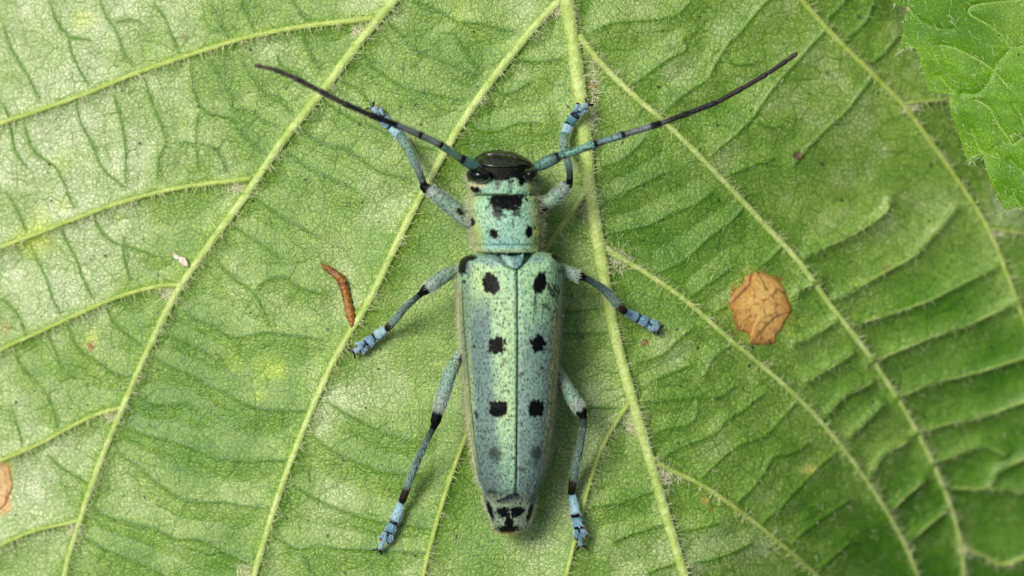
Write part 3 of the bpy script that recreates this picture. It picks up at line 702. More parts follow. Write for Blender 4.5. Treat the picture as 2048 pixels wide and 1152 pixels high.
mint = lin(144, 184, 144); mint2 = lin(164, 192, 130); aqua = lin(126, 174, 150); slate = lin(98, 122, 118); beige = lin(160, 166, 124)
yel = lin(168, 178, 100); black = lin(10, 12, 13); olive = lin(12, 17, 7)
BASE_Z = float(leaf_z(*at(1020, 700)[:2]))

def ipol(tab, y):
    t = np.array(tab, float); return np.interp(y, t[:, 0], t[:, 1])
def sm_ipol(tab, y):
    t = np.array(tab, float); c = catmull(t, 10); o = np.argsort(c[:, 0]); return np.interp(y, c[o, 0], c[o, 1])

def gblob(x, y, cx, cy, rx, ry, rot=0.0, jag=0.5, seed=0, edge=0.22, p=2.0):
    c, s = math.cos(rot), math.sin(rot); dx, dy = x - cx, y - cy
    u = (dx * c + dy * s) / rx; v = (-dx * s + dy * c) / ry
    d = (np.abs(u) ** p + np.abs(v) ** p) ** (1 / p)
    d = d + jag * (fbm(x / 100.0, y / 100.0, 16.0, seed, 3) - 0.5) + 0.55 * jag * (vnoise(x / 100.0, y / 300.0, 48.0, seed + 5) - 0.5)
    return 1 - smooth(1 - edge, 1 + edge, d)

# --- trunk: one continuous skin from the face to the tip of the abdomen
LEFT = [(300, 992), (302, 976), (306, 964), (314, 952), (324, 944), (334, 938), (348, 934), (362, 935), (374, 938), (384, 944), (388, 950), (389.5, 949), (391, 944), (396, 939), (410, 937), (430, 939), (446, 941), (460, 944), (480, 948), (496, 950), (503, 950), (506, 956), (512, 952), (560, 948), (700, 948), (850, 956), (940, 966), (985, 964), (1000, 967), (1015, 972), (1035, 980), (1050, 986), (1058, 990), (1063, 996), (1066, 1004)]
RIGHT = [(300, 1000), (302, 1014), (306, 1030), (314, 1048), (324, 1062), (334, 1070), (348, 1074), (362, 1074), (374, 1072), (384, 1068), (388, 1066), (389.5, 1066), (391, 1072), (396, 1077), (410, 1079), (430, 1081), (446, 1083), (460, 1082), (480, 1079), (496, 1080), (503, 1080), (506, 1074), (512, 1080), (560, 1092), (700, 1094), (850, 1086), (940, 1078), (985, 1074), (1000, 1073), (1015, 1068), (1035, 1062), (1050, 1056), (1058, 1052), (1063, 1042), (1066, 1030)]
TOP = [(300, .22), (303, .27), (308, .31), (318, .345), (335, .365), (355, .372), (380, .378), (387, .376), (389.5, .362), (392, .385), (400, .402), (430, .425), (460, .425), (490, .415), (502, .408), (505, .385), (512, .36), (560, .36), (850, .33), (985, .27), (1000, .262), (1030, .245), (1055, .225), (1063, .20), (1066, .17)]
BOT = [(300, .20), (306, .12), (320, .08), (360, .075), (388, .10), (430, .085), (503, .085), (560, .07), (850, .06), (985, .075), (1030, .09), (1055, .11), (1066, .15)]
ysamp = np.concatenate([np.linspace(300, 330, 26)[:-1], np.linspace(330, 386, 44)[:-1], np.linspace(386, 396, 14)[:-1], np.linspace(396, 505, 86)[:-1], np.linspace(505, 985, 40)[:-1], np.linspace(985, 1066, 64)])
NR = 176
th = np.linspace(0, 2 * np.pi, NR, endpoint=False)
lx, rx_ = ipol(LEFT, ysamp), ipol(RIGHT, ysamp); zt, zb_ = ipol(TOP, ysamp), ipol(BOT, ysamp)
lx = np.convolve(np.pad(lx, 1, 'edge'), [.25, .5, .25], 'valid'); rx_ = np.convolve(np.pad(rx_, 1, 'edge'), [.25, .5, .25], 'valid'); 
pw = 0.72 + 0.28 * smooth(985, 1000, ysamp)[:, None]
cs = np.sign(np.cos(th)) * np.abs(np.cos(th)) ** pw; sn = np.sign(np.sin(th)) * np.abs(np.sin(th)) ** pw
BXp = (lx + rx_)[:, None] / 2 + (rx_ - lx)[:, None] / 2 * cs
BYp = np.repeat(ysamp[:, None], NR, 1)
BZ = (zt + zb_)[:, None] / 2 + (zt - zb_)[:, None] / 2 * sn
# rear margin of the prothorax is bowed, its hind lip raised; slight dents and lumps
front = (BYp > 391) & (BYp < 506)
BYp = BYp + np.where(front, 0, 0) + 4 * smooth(470, 503, BYp) * (1 - smooth(503, 515, BYp)) * np.cos((BXp - 1020) / 62 * 1.5)
BZ += np.where(front & (sn > 0), 0.012 * (fbm(BXp / 100, BYp / 100, 5.0, 77, 3) - .5), 0)
BZ += np.where(sn > 0, -0.012 * np.exp(-((BYp - 492) / 3.0) ** 2) * (BYp < 503), 0)           # furrow before hind margin
BZ += np.where((sn > 0) & (BYp > 355) & (BYp < 388), -0.012 * np.exp(-((BXp - 1022) / 5.0) ** 2), 0)  # furrow on the crown
K = (D - BZ) / D / PX
V = np.stack([(BXp - 1024) * K, (576 - BYp) * K, BZ + BASE_Z], -1).reshape(-1, 3)
x, y = BXp, BYp
col = np.zeros(x.shape + (4,)); 
def lay(c, k, spk=None):
    k = np.clip(k, 0, 1)[..., None]
    col[..., :3] = col[..., :3] * (1 - k) + c * k
    if spk is not None: col[..., 3:] = col[..., 3:] * (1 - k) + spk * k
lay(aqua * 0.6 + mint * 0.4, np.ones(x.shape), 0.75)
side = smooth(0.55, 1.0, np.abs(2 * (x - (lx + rx_)[:, None] / 2) / (rx_ - lx)[:, None]))
lay(lin(150, 172, 112), 0.85 * side * (y > 390) * (y < 506))
lay(yel, 0.8 * gblob(x, y, 950, 462, 13, 34, 0, .4, 1, .6) * (y > 390)); lay(yel, 0.8 * gblob(x, y, 1082, 445, 11, 44, 0, .4, 2, .6) * (y > 390))
lay(lin(150, 194, 160), 0.8 * gblob(x, y, 965, 425, 26, 36, 0, .5, 3, .7)); lay(lin(122, 172, 172), 0.7 * gblob(x, y, 1000, 488, 40, 14, 0, .5, 4, .8)); lay(lin(146, 200, 178), 0.6 * gblob(x, y, 1018, 450, 26, 30, 0, .5, 5, .8))
# dark shield at the front of the prothorax, breaking up backwards
pro = (y > 390) & (y < 506)
lay(yel, .55 * pro * side)
frag = smooth(.40, .50, fbm(x / 100, y / 100, 20., 95, 3) + (418 - y) / 32.)
lay(black, pro * frag * gblob(x, y, 1013, 398, 36, 34, 0, .8, 6, .2)); lay(black, pro * 0.9 * gblob(x, y, 994, 424, 9, 18, -.6, 1.7, 8, .25)); lay(black, pro * .9 * gblob(x, y, 1032, 420, 9, 16, .3, 1.6, 9, .25))
lay(black, pro * gblob(x, y, 987, 467, 9, 12, -.35, .8, 10, .25)); lay(black, pro * gblob(x, y, 1058, 464, 7, 13, .2, .7, 11, .25)); lay(black, pro * gblob(x, y, 945, 443, 5, 9, 0, .6, 12, .3))
lay(black, pro * 0.9 * np.exp(-((x - 1026 + (y - 470) * 0.0) / 1.3) ** 2) * smooth(425, 440, y) * (0.4 + 0.6 * (vnoise(x, y, .12, 3) > .35)))
lay(black, pro * 0.8 * gblob(x, y, 1070, 455, 2.5, 4, 0, .5, 13, .3))
lay(black, np.exp(-((y - 389.5) / 2.2) ** 2) * 0.9)
wv = fbm(x / 100, y / 100, 10.0, 91, 4); lay(black, pro * .85 * (1 - smooth(0, .03, np.abs(wv - .5))) * gblob(x, y, 1010, 425, 38, 34, 0, .4, 92, .6))
lay(lin(160, 170, 120), 0.7 * np.exp(-((y - 501) / 3) ** 2)); lay(black, np.exp(-((y - 507.5) / 2.5) ** 2))
# head
hd = y < 389
lay(aqua * .5 + mint * .5, hd * 1.0, 0.7)
lay(lin(196, 190, 150), hd * (0.9 * gblob(x, y, 948, 370, 22, 6, 0, .3, 14, .4) + 0.9 * gblob(x, y, 1066, 368, 12, 6, 0, .3, 15, .4)))
lay(yel, hd * .8 * gblob(x, y, 1064, 376, 10, 10, 0, .3, 16, .5))
lay(black, hd * gblob(x, y, 951, 379, 11, 6, .4, .7, 17, .25)); lay(black, hd * gblob(x, y, 1043, 362, 7, 10, 0, .8, 18, .25)); 
lay(black, hd * (1 - smooth(358, 366, y + 22 * (fbm(x / 100, y / 100, 12., 19, 3) - .5))), 0.1)
lay(lin(150, 150, 150), hd * 0.35 * gblob(x, y, 998, 372, 7, 10, 0, .9, 20, .5)); lay(black, hd * .75 * gblob(x, y, 994, 366, 8, 10, 0, 1.6, 21, .3)); lay(black, hd * .7 * gblob(x, y, 1024, 372, 3, 16, 0, .9, 22, .3))
lay(olive, hd * (1 - smooth(338, 344, y)) * 1.0, 0.0); lay(lin(58, 62, 44), hd * (1 - smooth(326, 338, y + .004 * (x - 1005) ** 2)) * smooth(306, 312, y), 0.0); lay(lin(20, 22, 14), hd * np.exp(-((y - (317 + 0.004 * (x - 1000) ** 2)) / 2.5) ** 2) * .8)
lay(black, hd * gblob(x, y, 958, 349, 30, 17, .06, .1, 19, .1)); lay(black, hd * gblob(x, y, 1060, 347, 20, 17, -.1, .1, 19, .1))
# tip of the abdomen
tail = y > 985
lay(lin(126, 144, 118), tail * 1.0, 0.9); lay(lin(110, 118, 104), tail * .6 * (1 - smooth(996, 1012, y)))
lay(black, tail * gblob(x, y, 1005, 1024, 14, 12, 0, .7, 23, .2)); lay(black, tail * gblob(x, y, 1034, 1023, 15, 11, -.2, .7, 24, .2)); lay(black, tail * gblob(x, y, 1019, 1045, 9, 15, 0, .8, 25, .2)); lay(black, tail * gblob(x, y, 1015, 1058, 22, 8, 0, .8, 26, .2))
lay(black, tail * gblob(x, y, 980, 1020, 5, 22, -.3, .6, 27, .3)); lay(black, tail * gblob(x, y, 1060, 1024, 5, 20, .3, .6, 28, .3))
col[..., 3] *= np.clip(col[..., :3].sum(-1) * 3, 0, 1)
q = grid_quads(NR, len(ysamp), True)[:, ::-1]
nV = len(V); t = [[i, (i + 1) % NR, nV] for i in range(NR)] + [[(len(ysamp) - 1) * NR + (i + 1) % NR, (len(ysamp) - 1) * NR + i, nV + 1] for i in range(NR)]
V2 = np.vstack([V, V[:NR].mean(0), V[-NR:].mean(0)]); c2 = np.vstack([col.reshape(-1, 4), col[0, 0], col[-1, 0]])
build('body', lb(V2), q[:, ::-1], [k[::-1] for k in t], M['cuticle'], beetle, c2)
bodyV, bodyC = V.reshape(len(ysamp), NR, 3), col
m = NT('face_gloss'); o = m.obj(); nf_ = m.noise(o, 60.0, 3.0)
m.l(m.mix(m.mapr(nf_, .35, .65), c4(18, 22, 10), c4(36, 42, 24)), m.p.inputs['Base Color']); m.bump(nf_, .25, .006); m.set(Roughness=.16, Specular_IOR_Level=.55); M['face'] = m.m
fi = np.where((ysamp > 302.5) & (ysamp < 338))[0]; fj = np.arange(14, NR // 2 - 13)
FV = bodyV[np.ix_(fi, fj)].copy(); fy = ysamp[fi][:, None]; fx = BXp[np.ix_(fi, fj)]
e_ = np.minimum(smooth(302.5, 306, fy) * (1 - smooth(333, 338, fy + 0.0022 * (fx - 1005) ** 2)), 1) * np.ones_like(fx)
lip = np.exp(-((fy - (312 + .0035 * (fx - 990) ** 2)) / 1.6) ** 2)
FV[..., 2] += 0.014 * e_ - 0.006 * (1 - e_) - 0.012 * lip * e_; FV[..., 1] += 0.006 * e_ * (fy < 316)
FB = FV - [0, 0, .02]
build('face', lb(np.vstack([FV.reshape(-1, 3), FB.reshape(-1, 3)])), np.vstack([grid_quads(len(fj), len(fi)), grid_quads(len(fj), len(fi))[:, ::-1] + FV.size // 3]), None, M['face'], beetle)

# --- wing covers
EL = [(508, 944), (514, 928), (522, 920), (535, 916), (560, 915), (640, 918), (720, 925), (800, 932), (880, 941), (930, 950), (960, 957), (985, 968), (1002, 982)]
ER = [(505, 1100), (510, 1112), (518, 1120), (530, 1124), (560, 1126), (640, 1122), (720, 1118), (800, 1113), (870, 1105), (930, 1093), (960, 1084), (985, 1070), (1000, 1055)]
SUT = [(500, 1030), (540, 1034), (700, 1035), (850, 1034), (940, 1033), (985, 1032), (1005, 1031)]
HT = [(505, .385), (515, .425), (540, .452), (620, .468), (750, .462), (850, .446), (930, .415), (975, .375), (1005, .325)]
HM = [(505, .20), (540, .17), (700, .15), (900, .16), (1005, .19)]
def paint_elytra(x, y, lft):
    global col
    col = np.zeros(x.shape + (4,)); one = np.ones(x.shape)
    lay(mint, one, 1.0)
    nz = fbm(x / 100, y / 250, 6.0, 51, 3)
    if lft:
        lay(lin(166, 194, 138), 0.7 * np.exp(-((x - 1012) / 20) ** 2) * smooth(540, 640, y) * (1 - smooth(900, 960, y)))
        lay(mint2, 0.8 * gblob(x, y, 965, 575, 34, 50, 0, .5, 33, .7))
        lay(slate, 0.95 * smooth(28, 8, np.abs(x - (958 + (y - 600) * 0.055)) - 4 + 22 * (nz - .5)) * smooth(560, 640, y))
        lay(slate * .9, 0.85 * smooth(850, 980, y + 60 * (nz - .5)) * (x < 1020)); lay(lin(136, 174, 146), 0.6 * gblob(x, y, 1015, 930, 18, 70, 0, .4, 34, .6))
        lay(lin(150, 162, 112), 0.95 * (1 - smooth(938 + (y - 640) * .05 - 7, 934 + (y - 640) * .05 + 9, x)) * smooth(545, 600, y))
        lay(lin(116, 146, 146), 0.8 * gblob(x, y, 990, 520, 46, 11, 0, .6, 35, .6)); lay(lin(84, 120, 116), .6 * gblob(x, y, 932, 640, 7, 120, 0.03, .6, 36, .6))
        lay(black, gblob(x, y, 927, 527, 9, 24, .15, .4, 37, .2)); lay(black, gblob(x, y, 938, 515, 14, 7, .0, .4, 38, .25)); lay(lin(120, 125, 135), .7 * gblob(x, y, 937, 535, 6, 12, .2, .6, 39, .4))
        sp = [(982, 567, 14, 20, -.35, .55, 2.4, 1), (994, 692, 14, 15, 0, .75, 3.5, 1), (996, 818, 15, 14, .08, .5, 5, 1), (991, 907, 11, 14, 0, .7, 2, .8), (953, 829, 3, 8, -.2, .5, 2, .9), (984, 983, 10, 4, .2, .8, 2, .8), (1006, 727, 3, 7, .4, 1.2, 2, .7), (948, 693, 3, 3, 0, .3, 2, .9), (962, 945, 8, 2, .3, .8, 2, .5), (928, 563, 3, 4, 0, .4, 2, .9)]
    else:
        lay(lin(144, 182, 136), .7 * gblob(x, y, 1085, 560, 36, 70, 0, .5, 43, .7))
        lay(slate, .9 * smooth(590, 700, y + 70 * (nz - .5)) * (1 - .55 * np.exp(-((x - 1042) / 8) ** 2) * (1 - smooth(700, 800, y))))
        lay(lin(124, 158, 142), .45 * gblob(x, y, 1062, 790, 26, 110, .05, .6, 44, .7)); lay(lin(158, 162, 116), .95 * smooth(1094 - (y - 700) * .07, 1112 - (y - 700) * .07, x + 8 * (nz - .5)) * smooth(560, 640, y))
        lay(lin(122, 152, 150), .7 * gblob(x, y, 1060, 518, 30, 10, 0, .6, 45, .6))
        sp = [(1080, 566, 11, 20, .28, .55, 2.4, 1), (1076, 687, 14, 17, 0, .7, 1.6, 1), (1073, 817, 14, 14, .12, .5, 5, 1), (1072, 904, 9, 12, 0, .7, 2, .75), (1113, 516, 12, 5, .7, .5, 2, 1), (1070, 606, 3, 14, 0, 1.3, 2, .8), (1108, 580, 9, 9, 0, 2.2, 2, .9), (1094, 612, 8, 5, 0, 2.4, 2, .8), (1084, 736, 3, 3, 0, .4, 2, .9), (1043, 748, 4, 5, 0, 1., 2, .8), (1120, 541, 2.5, 5, 0, .4, 2, .9), (1100, 808, 6, 4, 0, 1.4, 2, .5), (1042, 938, 9, 4, 0, 1.4, 2, .7), (1060, 925, 12, 5, 0, 1.8, 2, .4)]
    edge_ = np.abs(x - sm_ipol(EL if lft else ER, y)); lay(black, (.8 if lft else .3) * np.exp(-((edge_ - 9) / 1.3) ** 2) * smooth(545, 580, y) * (x < 1000 if lft else 1) * (1 - smooth(900, 960, y)))
    # black vermiculate cracks near the shoulders and suture
    wv = fbm(x / 100, y / 100, 9.0, 57, 4); crk = 1 - smooth(0.0, 0.022, np.abs(wv - .5)); crk = crk * smooth(.45, .6, fbm(x / 100, y / 100, 3.0, 58, 2))
    lay(black, .75 * crk * ((gblob(x, y, 1104, 600, 24, 60, 0, .3, 59, .6)) if not lft else .5 * gblob(x, y, 1018, 690, 26, 120, 0, .3, 60, .6)))
    for i, (cx, cy, a, b, r, j, p, k) in enumerate(sp): lay(black, k * gblob(x, y, cx, cy, a * 1.14, b * 1.12, r, j, 70 + i * 3 + (0 if lft else 50), .09 if k == 1 else .5, p))
    d = np.abs(x - sm_ipol(SUT, y)); lay(black, .95 * np.exp(-(d / 1.0) ** 2)); lay(lin(190, 205, 190), .25 * np.exp(-((d - 3.0) / 1.0) ** 2))
    lay(lin(176, 176, 150), .5 * smooth(986, 996, y) * (d > 6))
    col[..., 3] *= np.clip(col[..., :3].sum(-1) * 3.5, 0, 1)
    return col
elytra = []
for lft in (True, False):
    NU, NV = 150, 430
    u = np.linspace(0, 1, NU); v = np.linspace(0, 1, NV)
    U, Vv = np.meshgrid(u, v)
    if lft: y0 = 511 + 24 * np.exp(-(U / .14) ** 2) - 5 * np.sin(np.clip(U / .8, 0, 1) * np.pi) + 16 * smooth(.62, 1, U); y1 = 984 + 17 * np.sin(np.clip(U / .45, 0, 1) * np.pi * .5) - 44 * smooth(.55, 1.0, U)
    else: y0 = 511 + 24 * np.exp(-(U / .14) ** 2) - 7 * np.sin(np.clip(U / .8, 0, 1) * np.pi) + 14 * smooth(.66, 1, U); y1 = 984 + 17 * np.sin(np.clip(U / .4, 0, 1) * np.pi * .5) - 50 * smooth(.5, 1.0, U)
    yy = y0 + (y1 - y0) * Vv
    phi = U * math.radians(112)
    s = sm_ipol(SUT, yy) + (-0.7 if lft else 0.7); e = sm_ipol(EL if lft else ER, yy)
    wx = np.abs(np.sin(phi)) ** 0.88; hz = np.sign(np.cos(phi)) * np.abs(np.cos(phi)) ** 0.62
    xx = s + (e - s) * wx
    ht, hm = sm_ipol(HT, yy), ipol(HM, yy)
    zz = hm + (ht - hm) * np.where(hz > 0, hz, hz * .5)
    zz -= 0.012 * np.exp(-((xx - s) / 2.2) ** 2)                               # suture groove
    zz += 0.020 * np.exp(-(((xx - (940 if lft else 1106)) / 14) ** 2 + ((yy - 530) / 16) ** 2))   # shoulder hump
    zz += 0.010 * (fbm(xx / 100, yy / 100, 3.0, 61, 3) - .5)
    zz -= 0.014 * smooth(.97, 1.0, Vv) + 0.02 * (1 - smooth(0, .02, Vv))
    K = (D - zz) / D / PX
    Vt = np.stack([(xx - 1024) * K, (576 - yy) * K, zz + BASE_Z], -1)
    cc = paint_elytra(xx, yy, lft)
    n0 = NU * NV; q = grid_quads(NU, NV)
    if not lft: q = q[:, ::-1]
    # inner skin for thickness, joined round the rim
    nrm = np.zeros_like(Vt); nrm[..., 2] = -0.012
    inner = Vt + nrm; inner[..., 0] += (0.008 if lft else -0.008) * U
    Vf = np.vstack([Vt.reshape(-1, 3), inner.reshape(-1, 3)])
    ring = np.concatenate([np.arange(NU), np.arange(1, NV) * NU + NU - 1, (NV - 1) * NU + np.arange(NU - 2, -1, -1), np.arange(NV - 2, 0, -1) * NU])
    rq = np.column_stack([ring, np.roll(ring, -1), np.roll(ring, -1) + n0, ring + n0])
    o = build('wing_cover', lb(Vf), np.vstack([q[:, ::-1], q + n0, rq]), None, M['cuticle'], beetle, np.vstack([cc.reshape(-1, 4)] * 2))
    elytra.append((Vt, cc, xx, yy))

# --- scutellum
sc = np.array([(1000, 508), (1004, 516), (1010, 526), (1018, 534), (1026, 537), (1036, 536), (1042, 528), (1045, 518), (1047, 508)], float)
ctr = np.array([1024, 514.0]); Vs = []; nr = 6
for k in range(nr + 1):
    f = k / nr
    for p in sc:
        pp = ctr + (p - ctr) * f; z = 0.425 + 0.014 * math.cos(f * 1.4) + (pp[1] - 510) * 0.0011
        Vs.append(at(pp[0], pp[1], z) + [0, 0, BASE_Z])
n = len(sc); Vs = np.array(Vs); Vsb = Vs - [0, 0, .04]
q = grid_quads(n, nr + 1); ring = np.array([nr * n + i for i in range(n)]); 
rq = np.column_stack([ring[:-1], ring[1:], ring[1:] + len(Vs), ring[:-1] + len(Vs)])
build('scutellum', lb(np.vstack([Vs, Vsb])), np.vstack([q[:, ::-1], q + len(Vs), rq]), None, M['scut'], beetle)

# --- eyes: kidney shaped, wrapped round the feeler sockets
def eye(cx, cy, rx, ry, z, rz, rot, notch):
    nu, nv = 40, 24; a = np.linspace(0, 2 * np.pi, nu, endpoint=False); b = np.linspace(0.02, np.pi - .02, nv)
    A, Bb = np.meshgrid(a, b)
    r = 1 - 0.30 * np.exp(-((np.angle(np.exp(1j * (A - notch)))) / .5) ** 2)
    ex = rx * np.cos(A) * np.sin(Bb) * r; ey = ry * np.sin(A) * np.sin(Bb) * r; ez = rz * np.cos(Bb)
    px = cx + ex * math.cos(rot) - ey * math.sin(rot); py = cy + ex * math.sin(rot) + ey * math.cos(rot)
    zz = z + ez; K = (D - zz) / D / PX
    V = np.stack([(px - 1024) * K, (576 - py) * K, zz + BASE_Z], -1).reshape(-1, 3)
    top = V[:nu].mean(0); bot = V[-nu:].mean(0); n = len(V)
    t = [[i, (i + 1) % nu, n] for i in range(nu)] + [[(nv - 1) * nu + (i + 1) % nu, (nv - 1) * nu + i, n + 1] for i in range(nu)]
    build('eye', lb(np.vstack([V, top, bot])), grid_quads(nu, nv, True), [k[::-1] for k in t], M['eye'], beetle)
eye(960, 350, 28, 17, .350, .085, .06, -1.0); eye(1059, 348, 18, 17, .350, .085, -.1, -1.6)
# feeler sockets: pale rimmed rings
# --- limbs
def limb(name, pts, parent, colf, ns=16, per=8, hair=0, hcol=None, hl=(5, 12), flat=1.0, mat=None, power=1.0, jit=0.02):
    """pts: (px, py, z above leaf datum, width px)"""
    P = catmull(pts, per); W_ = np.array([at(p[0], p[1], p[2] + BASE_Z) for p in P])
    s = np.linspace(0, 1, len(P)); r = P[:, 3] / PX / 2 * (.86 if name in ('leg', 'tibia') else 1.0)
    cl = colf(s) if callable(colf) else np.tile(np.append(colf, 0.5), (len(s), 1))
    V, q, t, cc = sweep(W_, r, r * flat, ns, cl, True, jit, power)
    o = build(name, lb(V), q, t, mat or M['cuticle'], parent, cc)
    if hair:
        k = RNG.integers(0, len(P) - 1, hair); f = RNG.random((hair, 1)); b = W_[k] * (1 - f) + W_[k + 1] * f
        tg = W_[k + 1] - W_[k]; tg /= np.linalg.norm(tg, axis=1)[:, None] + 1e-9
        side = np.cross(tg, [0, 0, 1.0]); a = RNG.uniform(0, np.pi, hair)[:, None]
        nn = side * np.cos(a) + np.array([0, 0, 1.0]) * np.sin(a) * flat
        h = lin(176, 192, 176) if hcol is None else hcol
        if not (hcol is not None and hcol.sum() < .3):
            ok = cl[k, :3].sum(1) > .2; k, b, nn, tg = k[ok], b[ok], nn[ok], tg[ok]; hair = len(k)
        add_hair(b + nn * r[k][:, None] * .96, nn * .55 + tg * .9 + RNG.normal(0, .12, (hair, 3)), RNG.uniform(*hl, hair) / PX, .45 / PX, h * (0.6 + .6 * RNG.random((hair, 1))))
    return o
def stops(tab):
    t = np.array([[k] + list(c) + [a] for k, c, a in tab])
    return lambda s: np.column_stack([np.interp(s, t[:, 0], t[:, i]) for i in range(1, 5)])
teal = lin(110, 144, 128); teal2 = lin(144, 168, 138); dteal = lin(78, 118, 108); greyt = lin(140, 156, 146); blue = lin(134, 176, 184); dblue = lin(70, 120, 130); ash = lin(110, 122, 122); brn = lin(50, 40, 28); drk = lin(20, 19, 19)
K0 = black
fem_c = lambda base=teal: stops([(0, teal2 * .8, .8), (.2, teal2, .9), (.6, base, 1), (.86, greyt, .9), (.91, K0, 0), (1, K0, 0)])
tib_c = lambda a=.25, rear=True: stops([(0, K0, 0), (.12, K0, 0), (.2, lin(52, 70, 66), 1), (.38, lin(74, 104, 96), 1), (.6, teal * .85, 1), (.80, teal, 1), (.86, brn if rear else teal, .3), (1, drk if rear else dteal, .1)])
LEGS = [
 dict(fem=[(952, 452, .20, 30), (930, 436, .23, 38), (902, 413, .25, 37), (872, 390, .26, 31), (849, 374, .25, 22)],
      tib=[(851, 380, .25, 17), (843, 356, .23, 16), (831, 328, .18, 19), (815, 296, .12, 22), (802, 274, .08, 24)],
      tar=[(800, 274), (782, 254), (766, 238), (752, 222), (743, 214)], zs=.055, rear=False, spot=(921, 424)),
 dict(fem=[(1070, 420, .20, 28), (1090, 408, .23, 34), (1110, 394, .25, 36), (1125, 380, .26, 30), (1136, 369, .25, 22)],
      tib=[(1138, 372, .25, 16), (1140, 350, .23, 15), (1135, 322, .18, 17), (1128, 294, .12, 20), (1127, 272, .08, 21)],
      tar=[(1127, 271), (1139, 248), (1151, 230), (1162, 215), (1176, 207)], zs=.055, rear=False, spot=(1086, 421)),
 dict(fem=[(935, 534, .17, 24), (915, 540, .20, 29), (890, 551, .24, 32), (866, 569, .26, 29), (848, 582, .26, 21)],
      tib=[(848, 582, .26, 16), (832, 596, .23, 14), (808, 618, .16, 17), (790, 640, .10, 18), (776, 656, .06, 17)],
      tar=[(774, 656), (750, 674), (735, 686), (719, 696), (707, 705)], zs=.045, rear=True, spot=None),
 dict(fem=[(1108, 532, .17, 24), (1124, 539, .20, 30), (1140, 546, .23, 32), (1152, 551, .25, 28), (1161, 553, .25, 22)],
      tib=[(1160, 552, .25, 17), (1178, 560, .23, 15), (1206, 578, .16, 19), (1228, 600, .11, 22), (1247, 621, .08, 19)],
      tar=[(1247, 622), (1276, 636), (1294, 645), (1306, 652), (1318, 659)], zs=.055, rear=True, spot=None),
 dict(fem=[(938, 690, .14, 22), (920, 710, .18, 27), (900, 748, .23, 31), (884, 798, .26, 31), (871, 842, .26, 24)],
      tib=[(871, 846, .26, 18), (860, 868, .24, 14), (838, 915, .17, 16), (820, 958, .10, 19), (805, 1000, .06, 18)],
      tar=[(804, 1002), (788, 1045), (779, 1063), (770, 1082), (757, 1101)], zs=.045, rear=True, spot=(925, 716)),
 dict(fem=[(1104, 730, .14, 24), (1120, 754, .18, 31), (1137, 783, .23, 34), (1153, 808, .26, 31), (1164, 824, .26, 25)],
      tib=[(1165, 826, .26, 20), (1167, 848, .25, 16), (1160, 892, .18, 17), (1150, 938, .11, 20), (1143, 984, .06, 18)],
      tar=[(1143, 985), (1152, 1032), (1157, 1054), (1160, 1074), (1163, 1093)], zs=.045, rear=True, spot=None),
]
